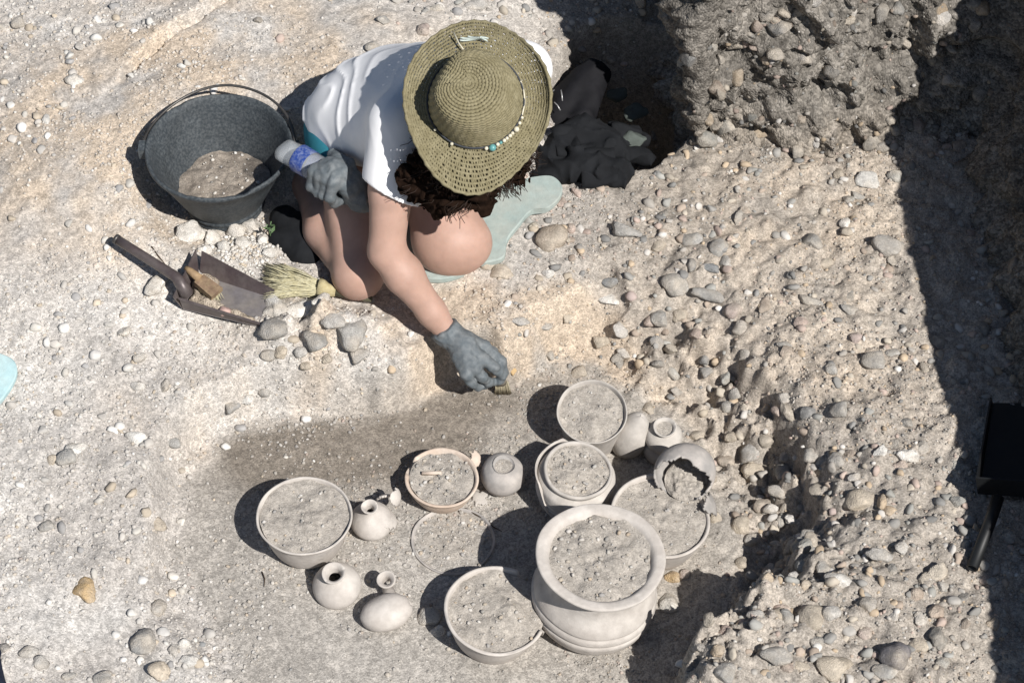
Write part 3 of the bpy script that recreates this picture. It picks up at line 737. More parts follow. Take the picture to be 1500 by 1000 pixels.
# ------------------------------------------------------------------ the digger
J = lambda px, py, z: at_z(px, py, z)
M_skin = mat('skin', (.43, .275, .215), tint=(.50, .325, .265), tint_scale=12, tint_amt=.6, var=.10, vscale=28, bump=.22, bscale=300, rough=.55, spec=.35, sub=.12, dist=.0015)
M_shirt = mat('shirt_cotton', (.88, .88, .89), var=.03, vscale=20, bump=.15, bscale=500, rough=.9, spec=.1, dist=.001)
M_short = mat('shorts_teal', (.035, .21, .27), var=.1, vscale=60, bump=.2, bscale=500, rough=.85, spec=.2, dist=.001)
M_glove = mat('glove_nitrile', (.115, .135, .148), tint=(.25, .25, .245), tint_scale=45, tint_amt=.35, var=.15, vscale=90, bump=.35, bscale=300, rough=.6, spec=.35, dist=.002)
M_hair = mat('hair_brown', (.026, .014, .009), var=.3, vscale=80, rough=.55, spec=.3)
gz_p = .13
Rs, Ls = J(580,190,.60), J(766,109,.64)
neck = J(683,150,.655); head = J(694,168,.70)
Rh, Lh = J(512,192,.37), J(600,158,.40)
Rk, Lk = J(524,402,.195), J(660,350,.212)
Ra, La = J(452,272,.17), J(640,215,.17)
Re, Rw = J(566,368,.36), J(655,487,.175)
Le, Lw = J(655,255,.42), J(530,290,.375)
person = empty('person', (float(Rk[0]), float(Rk[1]), gz(Rk[0], Rk[1])), 'person in white t-shirt and straw sun hat kneeling to brush soil from the pots', 'person')
allp = np.array([Rs, Ls, neck, head, Rh, Lh, Rk, Lk, Ra, La, Re, Rw, Le, Lw])
lo = allp.min(0)-.17; hi = allp.max(0)+.17; hv = .0077
Gd = sgrid(lo, hi, hv)
def torso(G, o=0.0, k=.09):
    a = s_cone(G, J(508,182,.395), J(604,178,.575), .092+o, .083+o)          # right flank
    b = s_cone(G, J(590,128,.43), J(743,113,.615), .088+o, .075+o)           # left flank
    c = s_cone(G, J(548,160,.42), J(668,128,.60), .105+o, .095+o)            # spine
    e = s_cone(G, J(610,190,.47), J(690,185,.56), .08+o, .085+o)             # chest, belly
    return smin(smin(smin(a, b, k), c, k), e, k)
body = torso(Gd, -.006)
body = smin(body, s_cone(Gd, neck, head, .055, .055), .05)
hm = rotm(R(38), 0, R(8))
hd = s_ell(Gd, head, (.075, .098, .098), hm)
fc = head+hm@np.array([0, -.092, -.018]); hd = smin(hd, s_ell(Gd, head+hm@np.array([0, -.055, -.06]), (.05, .05, .05)), .04)
hd = smin(hd, s_cone(Gd, head+hm@np.array([0, -.095, .0]), fc+hm@np.array([0, -.022, -.012]), .010, .014), .012)   # nose
for sx_ in (-1, 1): hd = smin(hd, s_ell(Gd, head+hm@np.array([sx_*.076, .008, -.005]), (.010, .020, .030)), .008)  # ears
body = smin(body, hd, .03)
def limb(D, pts, k=.03):
    d = None
    for (a, ra), (b, rb) in zip(pts[:-1], pts[1:]):
        c = s_cone(Gd, a, b, ra, rb); d = c if d is None else smin(d, c, .02)
    return smin(D, d, k)
mid = lambda a, b, t: a+(b-a)*t
body = limb(body, [(Rs, .056), (mid(Rs, Re, .5)+np.array([0, 0, .003]), .050), (Re, .0415), (mid(Re, Rw, .28), .0445), (mid(Re, Rw, .75), .033), (Rw, .0275)])
body = limb(body, [(Ls, .056), (Le, .043), (mid(Le, Lw, .3), .043), (Lw, .029)])
thr = s_cone(Gd, Rh, Rk+np.array([0, .01, .005]), .088, .058)
clf = smin(s_cone(Gd, Rk, mid(Rk, Ra, .45)+np.array([-.018, 0, .012]), .050, .056), s_cone(Gd, mid(Rk, Ra, .45)+np.array([-.018, 0, .012]), Ra, .056, .036), .02)
body = smin(body, smin(thr, clf, .010), .03)
body = smin(body, s_ell(Gd, Rk+np.array([.002, -.012, .004]), (.058, .052, .055)), .03)
thl = s_cone(Gd, Lh, Lk, .098, .078)
body = smin(body, thl, .05)
body = smin(body, s_ell(Gd, Lk+np.array([.006, -.014, -.002]), (.092, .066, .072)), .05)
body = smin(body, smin(s_cone(Gd, Lk, mid(Lk, La, .4), .055, .054), s_cone(Gd, mid(Lk, La, .4), La, .054, .036), .02), .02)
for a, d in ((Ra, np.array([-.01, .12, -.03])), (La, np.array([.02, .12, -.03]))):       # feet, soles turned back
    body = smin(body, s_cone(Gd, a, a+d, .034, .024), .03)
V, F = surfnet(body, lo, hv); V = relax(V, F, 3, .5)
mk('body', V, F, M_skin, person)
# t-shirt
hs = .0047
lo2 = np.minimum.reduce([Rh, Rs, Ls, Lh, neck, J(560,262,.5)])-.19; hi2 = np.maximum.reduce([Rh, Rs, Ls, Lh, neck])+.17
Gs = sgrid(lo2, hi2, hs)
sl_r = mid(Rs, Re, .50); sl_l = mid(Ls, Le, .42)
def shirt_vol(o):
    t = torso(Gs, .008+o)
    t = smin(t, s_cone(Gs, mid(Rs, Re, -.05), mid(Rs, Re, .75), .064+o, .074+o), .045)
    t = smin(t, s_cone(Gs, mid(Ls, Le, -.05), mid(Ls, Le, .75), .058+o, .064+o), .045)
    return t
# folds: radiate from the armpit and run along the bent back
ax = np.array(neck)-np.array(J(545,175,.42)); ax /= np.linalg.norm(ax)
acr = np.array(Ls)-np.array(Rs); acr /= np.linalg.norm(acr)
u = Gs[0]*ax[0]+Gs[1]*ax[1]+Gs[2]*ax[2]; v_ = Gs[0]*acr[0]+Gs[1]*acr[1]+Gs[2]*acr[2]
wz = vnoise3(Gs[0]*9, Gs[1]*9, Gs[2]*9, 3)
fold = .0042*(1-np.abs(np.sin((u*1.0+v_*.55+.16*wz)*40)))**2*np.clip(1.1+2*vnoise3(Gs[0]*7, Gs[1]*7, Gs[2]*7, 8), .1, 1.6)
low_ = sstep(.26, .02, u-float(np.dot(J(500,195,.40), ax)))
fold = fold*(.35+1.1*low_)+.004*vnoise3(Gs[0]*16, Gs[1]*16, Gs[2]*16, 5)
outer = shirt_vol(0)-fold; inner = shirt_vol(-.012)-fold
dr = (Re-Rs)/np.linalg.norm(Re-Rs); dl_ = (Le-Ls)/np.linalg.norm(Le-Ls)
hemp = J(484,207,.395); hemn = np.array([-.40, -.12, -1.0]); hemn /= np.linalg.norm(hemn)
# sleeve hems only cut near the sleeves
cut_r = np.where(s_cone(Gs, Rs, Re, .10, .10) < 0, s_plane(Gs, sl_r, dr+np.array([-.42, 0, .0])), -1.0)
cut_l = np.where(s_cone(Gs, Ls, Le, .10, .10) < 0, s_plane(Gs, sl_l, dl_), -1.0)
armr = s_cone(Gs, mid(Rs, Re, .42), mid(Rs, Re, 1.4), .068, .072)
shirt = np.maximum(outer, s_plane(Gs, hemp, hemn))
shirt = np.maximum(shirt, cut_r); shirt = np.maximum(shirt, cut_l)
shirt = np.maximum(shirt, np.where(s_plane(Gs, sl_r, dr) > -.045, -inner, -1.0))
shirt = np.maximum(shirt, np.where(s_plane(Gs, hemp, hemn) > -.04, -inner, -1.0))
shirt = np.maximum(shirt, -s_ell(Gs, np.array(neck)+np.array([.0, -.012, .05]), (.075, .085, .07)))
V, F = surfnet(shirt, lo2, hs); V = relax(V, F, 2, .45)
mk('t_shirt', V, F, M_shirt, person)
# shorts
hq = .007; lo3 = np.minimum(np.minimum(Rh, Lh), J(540,170,.4))-.16; hi3 = np.maximum(np.maximum(Rh, Lh), J(540,170,.4))+.16
Gq = sgrid(lo3, hi3, hq)
def hips(o): return smin(smin(s_cone(Gq, Rh, mid(Rh, Rk, .5), .092+o, .084+o), s_cone(Gq, Lh, mid(Lh, Lk, .45), .10+o, .092+o), .04), s_cone(Gq, J(520,186,.39), J(585,150,.42), .098+o, .098+o), .06)
cutp = np.minimum(s_plane(Gq, mid(Rh, Rk, .26), Rk-Rh), 1.0)
sh = hips(.008)
sh = np.maximum(sh, np.where(s_cone(Gq, Rh, Rk, .13, .13) < 0, s_plane(Gq, mid(Rh, Rk, .30), Rk-Rh), -1.))
sh = np.maximum(sh, s_plane(Gq, mid(Lh, Lk, .35), Lk-Lh))
V, F = surfnet(sh, lo3, hq); V = relax(V, F, 2, .5); mk('shorts', V, F, M_short, person)

# gloves: palm, four fingers, thumb, cuff
def glove(name, wrist, cuff, palm, fingers, h=.0026, cr=(.036, .034)):
    pts = [wrist, cuff]+[p for p, _ in palm]+[p for f in fingers for p, _ in f]
    P = np.array(pts); lo = P.min(0)-.05; hi = P.max(0)+.05; G = sgrid(lo, hi, h)
    d = s_cone(G, cuff, wrist, *cr)
    d = np.maximum(d, -s_plane(G, cuff, wrist-cuff))
    for (a, ra), (b, rb) in zip(palm[:-1], palm[1:]): d = smin(d, s_cone(G, a, b, ra, rb), .018)
    fs = None
    for f in fingers:
        c = None
        for (a, ra), (b, rb) in zip(f[:-1], f[1:]):
            e = s_cone(G, a, b, ra, rb); c = e if c is None else smin(c, e, .006)
        fs = c if fs is None else smin(fs, c, .0035)
    d = smin(d, fs, .010)
    d = d - .0016*vnoise3(G[0]*70, G[1]*70, G[2]*70, 4)-.001*np.sin(fbm3(G[0], G[1], G[2], 30, 2, 9)*14)
    V, F = surfnet(d, lo, h); V = relax(V, F, 1, .5); return mk(name, V, F, M_glove, person)
MI, MM, MR, MP = J(709,509,.150), J(704,524,.152), J(695,537,.145), J(684,548,.134)
glove('glove', Rw, mid(Rw, Re, .06),
      [(mid(Rw, Re, -.03), .030), (mid(Rw, MM, .5), .030), (mid(Rw, MR, .85), .026)],
      [[(mid(Rw, MI, .55), .020), (MI, .0165), (J(734,528,.128), .0128), (J(738,546,.092), .0115), (J(733,556,.075), .0105)],
       [(mid(Rw, MM, .55), .020), (MM, .0170), (J(724,538,.130), .0132), (J(736,548,.098), .0118), (J(732,558,.080), .0105)],
       [(mid(Rw, MR, .55), .020), (MR, .0165), (J(706,552,.118), .0128), (J(716,560,.086), .0115), (J(724,559,.076), .0105)],
       [(mid(Rw, MP, .55), .018), (MP, .0150), (J(690,560,.108), .0118), (J(700,566,.080), .0105), (J(710,565,.070), .0098)],
       [(mid(Rw, MI, .30)+np.array([.004, .008, -.012]), .018), (J(700,503,.125), .0160), (J(722,516,.108), .0130), (J(730,540,.088), .0118)]])
# left hand: a fist round the bottle
B0, B1 = J(413,217,.395), J(520,280,.41)                # bottle axis, its base first
bax = (B1-B0)/np.linalg.norm(B1-B0)
Hc = mid(B0, B1, .76)
tc_ = CAM-Hc; tc_ = tc_-bax*np.dot(tc_, bax); tc_ /= np.linalg.norm(tc_)      # towards the viewer, across the bottle
sd_ = np.cross(bax, tc_)                                                       # picture-down or up
if np.dot(sd_, UPV) > 0: sd_ = -sd_
rb = .036
def around(s, ang, r): return Hc+bax*s+(math.cos(ang)*tc_+math.sin(ang)*sd_)*r
fing = []
for i, s in enumerate((-.036, -.015, .006, .026)):
    ln = (1.0, 1.06, 1.02, .9)[i]
    fing.append([(around(s*.75+.012, -.55, rb+.014), .0165), (around(s, .15*ln, rb+.0155), .0150), (around(s-.002, 1.05*ln, rb+.0135), .0132), (around(s-.004, 1.9*ln, rb+.011), .0122), (around(s-.004, 2.5*ln, rb+.009), .0108)])
fing.append([(around(.02, -1.1, rb+.014), .018), (around(-.02, -1.25, rb+.013), .0150), (around(-.045, -1.5, rb+.0125), .0128), (around(-.058, -1.9, rb+.012), .0112)])
cuffL = mid(Lw, Le, .05)
glove('glove', Lw, cuffL, [(Lw, .030), (mid(Lw, around(.02, -.5, rb+.012), .6), .030), (around(.004, -.4, rb+.006), .026), (around(-.012, .1, rb+.006), .022)], fing)

# curly hair under the brim
ho_hair = J(697,150,.765); hz_hair = (CAM-ho_hair)/np.linalg.norm(CAM-ho_hair)*.97+UPV*.22; ho_hair = ho_hair-hz_hair*.022
hb = MB(); hr = np.random.default_rng(3)
locks = []
for i in range(120):
    az = -math.pi+2*math.pi*(i+hr.random())/120
    d = np.array([math.sin(az), -math.cos(az), 0])
    r0 = head+hm@(np.array([d[0]*.074, d[1]*.088, .015+hr.uniform(-.04, .03)]))
    left = r0[0] < head[0]+.02
    ln = hr.uniform(.09, .155) if left else hr.uniform(.07, .12)
    if abs(az) > 2.2: ln *= .6
    dirv = np.array([d[0]*hr.uniform(.0, .45)-(.14 if left else -.02), d[1]*hr.uniform(.0, .4)-.20, -1.0]); dirv /= np.linalg.norm(dirv)
    locks.append((r0, dirv, ln))
for (r0, dirv, ln) in locks:
    a_ = np.cross(dirv, [.3, .7, .2]); a_ /= np.linalg.norm(a_); b2 = np.cross(dirv, a_)
    tu0 = hr.uniform(2.5, 5); ph0 = hr.uniform(0, 6); cr0 = hr.uniform(.005, .010); bend = hr.normal(size=3)*.02
    for q in range(28):
        off = (a_*hr.normal()+b2*hr.normal())*.010; L_ = ln*hr.uniform(.7, 1.05)
        cr_ = cr0*hr.uniform(.6, 1.3); ph = ph0+hr.normal()*.8; tu = tu0*hr.uniform(.9, 1.1)
        tt = np.linspace(0, 1, 15)
        P = r0+off*.5+np.outer(tt, off*.9)+np.outer(tt*L_, dirv)+np.outer(tt**2, bend)+np.outer(np.minimum(tt*3, 1)*cr_*np.cos(tu*6.28*tt+ph), a_)+np.outer(np.minimum(tt*3, 1)*cr_*np.sin(tu*6.28*tt+ph), b2)
        hb.tube(P, .00135*(1-.6*tt)+.0003, 3, False)
hb.build('hair', M_hair, person)
gh = [(head, J(612,262,.58), .085, .050), (head, J(650,280,.56), .085, .058), (J(650,280,.56), J(640,305,.51), .055, .028), (head, J(700,278,.57), .085, .05), (J(700,278,.57), J(708,302,.53), .05, .022), (head, J(752,240,.60), .08, .038), (J(752,240,.60), J(762,262,.57), .036, .018), (J(612,262,.58), J(606,285,.53), .046, .022)]
glo = np.min([np.minimum(a, b) for a, b, *_ in gh], 0)-.11; ghi = np.max([np.maximum(a, b) for a, b, *_ in gh], 0)+.11; Gh = sgrid(glo, ghi, .0036); dh = None
for a, b, ra, rb2 in gh:
    e_ = s_cone(Gh, a, b, ra*.84, rb2*.74); dh = e_ if dh is None else smin(dh, e_, .02)
wv_ = fbm3(*Gh, 14, 2, 71); dh = dh-.007*np.sin(wv_*16+Gh[2]*150)-.006*np.sin(fbm3(*Gh, 30, 2, 75)*12)-.004*fbm3(*Gh, 70, 2, 79)
dh = np.maximum(dh, s_plane(Gh, ho_hair, hz_hair))
V, F = surfnet(dh, glo, .0036); mk('hair_volume', V, F, mat('hair_shade', (.016, .009, .006), var=.4, vscale=120, bump=.8, bscale=300, rough=.95, spec=.05), person)
Vh = (ICO[3][0]*np.array([.086, .104, .100]))@hm.T+head+hm@np.array([0, .014, .014])
mk('scalp_hair', Vh, ICO[3][1], M_hair, person)

# ---- crocheted sun hat: every row a yarn ring, stitches between the rows
M_straw = mat('hat_straw', (.20, .175, .102), tint=(.275, .245, .155), tint_scale=40, tint_amt=.7, var=.22, vscale=160, bump=.5, bscale=500, rough=.85, spec=.2, dist=.0015)
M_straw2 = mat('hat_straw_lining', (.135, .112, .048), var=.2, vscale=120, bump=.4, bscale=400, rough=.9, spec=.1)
ho = J(697,150,.765)
tcam = (CAM-ho)/np.linalg.norm(CAM-ho)
uph = UPV-tcam*np.dot(UPV, tcam); uph /= np.linalg.norm(uph)
phi = R(13); hz = tcam*math.cos(phi)+uph*math.sin(phi)-RGT*.05; hz /= np.linalg.norm(hz)
hxv = np.cross(uph, hz); hxv /= np.linalg.norm(hxv); hyv = np.cross(hz, hxv)
HM = np.stack([hxv, hyv, hz], 1)
hat = empty('sun_hat', tuple(ho), 'olive green crocheted straw sun hat with beaded band worn by the kneeling person', 'hat')
def hat_pt(r, z, t, brim=0.0):
    """hat frame; t=0 to the right, -pi/2 to the front; brim 0..1 over the brim width"""
    ex = 1+.03*math.cos(2*t); ey = 1+.02*math.sin(t)
    x = r*math.cos(t)*(1-.07*brim); y = r*math.sin(t)*(1+.14*brim)
    rm = 1+brim*(.035*math.sin(3*t+.9)+.025*math.cos(4*t+.4)); x *= rm; y *= rm
    zz = z+brim**1.5*(.020*math.sin(2*t+.6)+.010*math.sin(3*t+1.0)-.012*math.sin(t))
    zz += brim**2*.020*math.exp(-((math.cos(t)+1)/.3)**2)+brim**3*.034*math.exp(-((t-.15)/.6)**2)
    if brim == 0:                               # pinched, slightly dented crown leaning back
        k_ = z/.125; x += -.010*k_*k_; y += .012*k_
        x += .020*k_*math.exp(-((t-2.6)/.55)**2 if t > 0 else -((t+3.68)/.55)**2)
    return ho+HM@np.array([x, y, zz])
crown = curve_prof([(.004,.130),(.032,.129),(.058,.124),(.077,.109),(.088,.082),(.096,.046),(.102,.012),(.105,.002)], 12)
def resample(P, step):
    P = np.array(P); s = np.concatenate([[0], np.cumsum(np.linalg.norm(np.diff(P, axis=0), axis=1))])
    q = np.linspace(0, s[-1], max(2, int(round(s[-1]/step))+1)); return np.stack([np.interp(q, s, P[:, 0]), np.interp(q, s, P[:, 1])], 1)
cr_rows = resample(crown, .0072); br_rows = np.array([(.105+.0066*i, .002-.00048*i-.00014*i*i) for i in range(1, 11)])
cb, st = MB(), MB(); nT_ = 120
def ring(r, z, b, rad, nst, tub, ph=0):
    P = []
    for k in range(nT_+1):
        t = 2*math.pi*k/nT_-math.pi
        P.append(hat_pt(r+.0007*math.sin(nst*t+ph), z+.0008*math.cos(nst*t+ph), t, b))
    rr = rad*(1+.16*np.array([math.sin(nst*(2*math.pi*k/nT_)+ph) for k in range(nT_+1)]))
    tub.tube(P, rr, 6, False)
for i, (r, z) in enumerate(cr_rows): ring(max(r, .003), z, 0.0, .0040, 24 if r < .04 else 40, cb, i)
cb_o = cb.build('crown', M_straw, hat)
brm = MB()
for i, (r, z) in enumerate(br_rows):
    b = (i+1)/10; ring(r, z, b, (.0033 if i < 9 else .0042), 40, brm, i*1.3)
prev = (.105, .002, 0.0)
for i, (r, z) in enumerate(br_rows):
    b = (i+1)/10; ns = int(2*math.pi*r/.0060)
    for k in range(ns):
        t = 2*math.pi*(k+.5*(i % 2))/ns-math.pi+.01*hr.normal(); t2 = t+.35*6.28/ns
        p0 = hat_pt(prev[0], prev[1], max(-math.pi, t), prev[2] if prev[2] else 1e-6); p1 = hat_pt(r, z, t2, b)
        brm.tube([p0, mid(p0, p1, .5)+hz*.0008, p1], [.0024, .0026, .0024], 4, False)
    prev = (r, z, b)
brm.build('brim', M_straw, hat)
ln_ = MB(); rows_ = []; nl = 72
for (r, z) in crown:
    for k in range(nl): rows_.append(hat_pt(max(r-.003, .001), z-.003, 2*math.pi*k/nl-math.pi, 0.0))
ln_.add(rows_, [(i*nl+k, (i+1)*nl+k, (i+1)*nl+(k+1) % nl, i*nl+(k+1) % nl) for i in range(len(crown)-1) for k in range(nl)])
ln_.build('lining', M_straw2, hat)
bn = MB(); bn.tube([hat_pt(.1075, .013, 2*math.pi*k/90-math.pi, 0.0)+HM@np.array([0, 0, 0]) for k in range(91)], .0021, 6, False)
M_cord = mat('cord_dark', (.05, .055, .065), rough=.7); M_cream = mat('bead_cream', (.62, .58, .46), rough=.45); M_turq = mat('bead_turquoise', (.10, .27, .27), rough=.35, spec=.5)
band = bn.build('hat_band', M_cord, hat)
def bead(t, r, m_):
    V, F = ICO[2]; p = hat_pt(.1085+r*.6, .014, t, 0.0); b = MB(); b.add(V*r+p, F); b.build('bead', m_, band)
for t, r, m_ in ((-1.22,.0085,M_turq),(-1.34,.0045,M_cream),(-1.10,.0045,M_cream),(-1.03,.004,M_turq),(-.95,.0045,M_cream),(-.88,.004,M_cream),(-.80,.0045,M_cream),(-.73,.0042,M_cream),(-.62,.0065,M_cream),(-.48,.004,M_cream),(-.36,.0035,M_cream),(-2.05,.004,M_cream),(-2.5,.0035,M_cream)): bead(t, r, m_)
cs = MB(); cs.tube([hat_pt(.1085, .013+.004*math.sin(k), -.30+.055*k, 0.0) for k in range(14)], .0020, 5, False); cs.build('cord', M_cream, band)
M_rib = mat('ribbon_pale', (.50, .56, .52), var=.15, vscale=200, rough=.7)
kb = MB(); kc = hat_pt(.135, .006, 1.52, .5)
for a_, l_ in ((2.6, .05), (2.9, .045), (2.3, .04), (.5, .022), (.9, .02), (-.3, .018)):
    d = HM@np.array([math.cos(a_), math.sin(a_)*.5-.2, .0]); P = [kc+d*l_*t+HM@np.array([0, 0, .006+.008*math.sin(3*t+a_)]) for t in np.linspace(0, 1, 9)]
    kb.tube(P, .0022, 5, True)
kb.build('ribbon_knot', M_rib, hat)
kb = MB(); kb.tube([hat_pt(.155, .006, 1.92, .6)+HM@np.array([0, 0, .004]), hat_pt(.13, .008, 1.88, .4)+HM@np.array([0, 0, .006]), hat_pt(.112, .012, 1.80, .15)+HM@np.array([0, 0, .005])], .0018, 5, True)
kb.build('loose_straw', M_cream, hat)
# ------------------------------------------------------------------ bucket
M_rub = mat('bucket_rubber', (.035, .043, .050), tint=(.12, .13, .135), tint_scale=160, tint_amt=.55, var=.25, vscale=20, bump=.3, bscale=160, rough=.62, spec=.35, dist=.002)
M_wire = mat('handle_steel', (.10, .095, .09), rough=.45, metal=.6, var=.2)
bb = at_z(331, 298, .135); bz = bb[2]
bk = empty('bucket', tuple(bb), 'black rubber bucket with wire handle and a little soil, behind the dustpan', 'bucket')
pr = [(0,0),(.094,0),(.097,.003),(.099,.012),(.0965,.015),(.099,.018),(.1015,.030),(.099,.033),(.104,.040),(.150,.140),(.168,.183),(.1755,.188),(.1795,.196),(.1795,.203),(.176,.2065),(.172,.204),(.165,.186),(.146,.140),(.098,.030),(.090,.012),(0,.011)]
V, F = lathe(pr, 110, None, 31, .010); mk('body', np.array(V)+bb, F, M_rub, bk)
V, F = soil_disc(.1155, .071, 33, None, None, .007, .004, n=80, m=28, shape=lambda x, y: -.10*np.clip(-x-.055, 0, 1)+.03*x)
mk('soil', np.array(V)+bb, F, mat('bucket_soil', (.25, .215, .18), tint=(.31, .275, .235), tint_scale=30, tint_amt=.7, var=.15, vscale=60, bump=.5, bscale=240, rough=.95, speck=.15, speck_scale=300), bk)
PV, PF, PC = [], [], []; pn = 0
nb = 90; tq = nr.uniform(0, 6.28, nb); rq = .105*np.sqrt(nr.random(nb)); sel = rq*np.cos(tq) > -.06; tq, rq = tq[sel], rq[sel]; nb = len(tq)
xs, ys = rq*np.cos(tq), rq*np.sin(tq)
scatter(xs+bb[0], ys+bb[1], .0015+.006*nr.random(nb)**3, np.array(PALW)[nr.integers(7, size=nb)], zf=np.full(nb, bz+.077)+.03*xs)
o = mk('pebbles', np.concatenate(PV), np.concatenate(PF), M_pebble, bk, True, np.concatenate(PC)); o['kind'] = 'stuff'
mb = MB(); ts = np.linspace(R(-4), R(184), 60)
mb.tube([bb+np.array([(.184*math.cos(t)), .180*math.sin(t)+.002, .199+.032*max(0, math.sin(t))**.7*float(sstep(R(165), R(80), t))]) for t in ts], .0034, 7); mb.build('handle', M_wire, bk)
for sx_ in (-1, 1):
    mb = MB(); mb.box(bb+np.array([sx_*.186, .0, .190]), (.016, .034, .030)); o = mb.build('handle_bracket', M_rub, bk, False)

# ------------------------------------------------------------------ dustpan, brushes
M_pan = mat('pan_painted_metal', (.085, .065, .066), tint=(.17, .15, .14), tint_scale=22, tint_amt=.55, var=.2, vscale=60, bump=.1, rough=.42, spec=.5, metal=.25)
M_panin = mat('pan_worn_metal', (.20, .185, .19), tint=(.30, .27, .24), tint_scale=18, tint_amt=.7, var=.2, vscale=60, bump=.1, rough=.5, spec=.4, metal=.3)
def slab(mb, pts, th, up=None):
    P = np.array(pts, float); n = np.cross(P[1]-P[0], P[2]-P[0]); n /= np.linalg.norm(n)
    if up is not None and np.dot(n, up) < 0: n = -n
    k = len(P); mb.add(np.concatenate([P, P-n*th]), [tuple(range(k)), tuple(range(2*k-1, k-1, -1))]+[(i, i+k, (i+1) % k+k, (i+1) % k) for i in range(k)])
g0 = gz(*at_z(320, 440, .16)[:2]); zz = g0+.012
dp = empty('dustpan', tuple(at_z(325, 440, g0)), 'brown metal dustpan with long tube handle lying on pale gravel', 'dustpan')
A1, A2 = at_z(268, 452, zz), at_z(292, 402, zz); D1, D2 = at_z(380, 478, zz+.004), at_z(400, 437, zz+.004)
mb = MB(); slab(mb, [A1, D1, D2, A2], .003, (0, 0, 1)); mb.build('pan_floor', M_panin, dp, False)
ou = (A2-A1)/np.linalg.norm(A2-A1); up_ = np.array([0, 0, 1.])
mb = MB(); slab(mb, [A2, D2, D2+ou*.012+up_*.018, A2+ou*.03+up_*.052], .003); mb.build('side_wall', M_pan, dp, False)
mb = MB(); slab(mb, [A1, D1, D1-ou*.004+up_*.016, A1-ou*.012+up_*.050], .003); mb.build('side_wall', M_pan, dp, False)
bk_ = A1+(A2-A1)*.5; dirb = bk_-(D1+D2)/2; dirb[2] = 0; dirb /= np.linalg.norm(dirb)
mb = MB(); slab(mb, [A1, A2, A2+ou*.03+dirb*.014+up_*.052, A1-ou*.012+dirb*.014+up_*.050], .003)
mb.tube([A1-ou*.012+up_*.050, D1-ou*.004+up_*.016+(D1-A1)*.02], .0032, 6); mb.build('back_wall', M_pan, dp, False)
H0 = at_z(172, 351, zz+.085); H1 = at_z(257, 405, zz+.062); H2 = at_z(272, 428, zz+.045)
mb = MB(); mb.tube([H0, mid(H0, H1, .3), mid(H0, H1, .7), H1, mid(H1, H2, .5)+up_*.006, H2, mid(A1, A2, .4)+up_*.012], [.0115, .0115, .012, .013, .015, .017, .012], 14); mb.build('handle', M_pan, dp)
mb = MB(); hd_ = (H0-H1)/np.linalg.norm(H0-H1)
mb.tube([H0-hd_*.002, H0+hd_*.006], [.0123, .0123], 14); mb.build('handle_cap', M_wire, dp)
tri = [(mid(A1, A2, a)+(D1-A1)*b)+up_*.003 for a, b in ((.03, .02), (.55, .04), (.42, .55), (.12, .92), (.02, .9))]
M_earth = mat('loose_soil', (.42, .345, .265), tint=(.5, .44, .36), tint_scale=40, tint_amt=.7, var=.25, vscale=80, bump=.9, bscale=220, rough=.95, speck=.25, speck_scale=300)
lo_ = A1-np.array([.06, .12, .01]); Gt = sgrid(A1-np.array([.03, .09, .006]), np.maximum(D1, A2)+np.array([.02, .02, .03]), .004)
d_ = smin(s_cone(Gt, mid(A1, A2, .28)+(D1-A1)*.12, mid(A1, A2, .10)+(D1-A1)*.85, .020, .010), s_ell(Gt, mid(A1, A2, .75)+(D1-A1)*.12+up_*.004, (.035, .028, .016)), .02)-.010*fbm3(*Gt, 40, 3, 5)
V, F = surfnet(d_, A1-np.array([.03, .09, .006]), .004); mk('soil', V, F, M_earth, dp)
# wooden hand brush in the pan
M_wood = mat('brush_wood', (.36, .25, .14), tint=(.24, .165, .10), tint_scale=30, tint_amt=.8, var=.2, vscale=80, bump=.2, rough=.7)
W0, W1 = at_z(272, 392, zz+.050), at_z(318, 428, zz+.036)
hbz = empty('hand_brush', tuple(W0), 'small worn wooden brush lying in the brown dustpan', 'brush')
mb = MB(); wdir = W1-W0; wp = np.cross(up_, wdir); wp /= np.linalg.norm(wp)
mb.tube([W0, mid(W0, W1, .15), mid(W0, W1, .45)], [.006, .009, .011], 8); mb.build('handle', M_wood, hbz)
mb = MB(); c0, c1 = mid(W0, W1, .42), W1
slab(mb, [c0-wp*.016, c1-wp*.019, c1+wp*.019, c0+wp*.016], .014, up_); mb.build('block', mat('brush_block', (.20, .135, .09), tint=(.33, .25, .15), tint_scale=40, tint_amt=.8, var=.3, vscale=90, bump=.3, rough=.75), hbz, False)
M_bri = mat('bristle_straw', (.47, .43, .27), tint=(.56, .53, .38), tint_scale=60, tint_amt=.8, var=.2, vscale=200, rough=.75)
mb = MB()
for i in range(160):
    p = mid(c0, c1, nr.uniform(.1, 1.0))+wp*nr.uniform(-.015, .015)-up_*.012
    mb.tube([p, p+(-up_*.014+wdir/np.linalg.norm(wdir)*.006+nr.normal(size=3)*.002)], [.0009, .0006], 3)
mb.build('bristles', M_bri, hbz)
V, F = stone_shape(3, 771, .8); p = at_z(329, 455, zz+.016); tag(mk('stone', V*np.array([.016, .014, .012])+p, F, mat('stone_pink', (.50, .35, .31), var=.2, bump=.3)), 'small pinkish stone lying in the soil of the dustpan', 'stone')
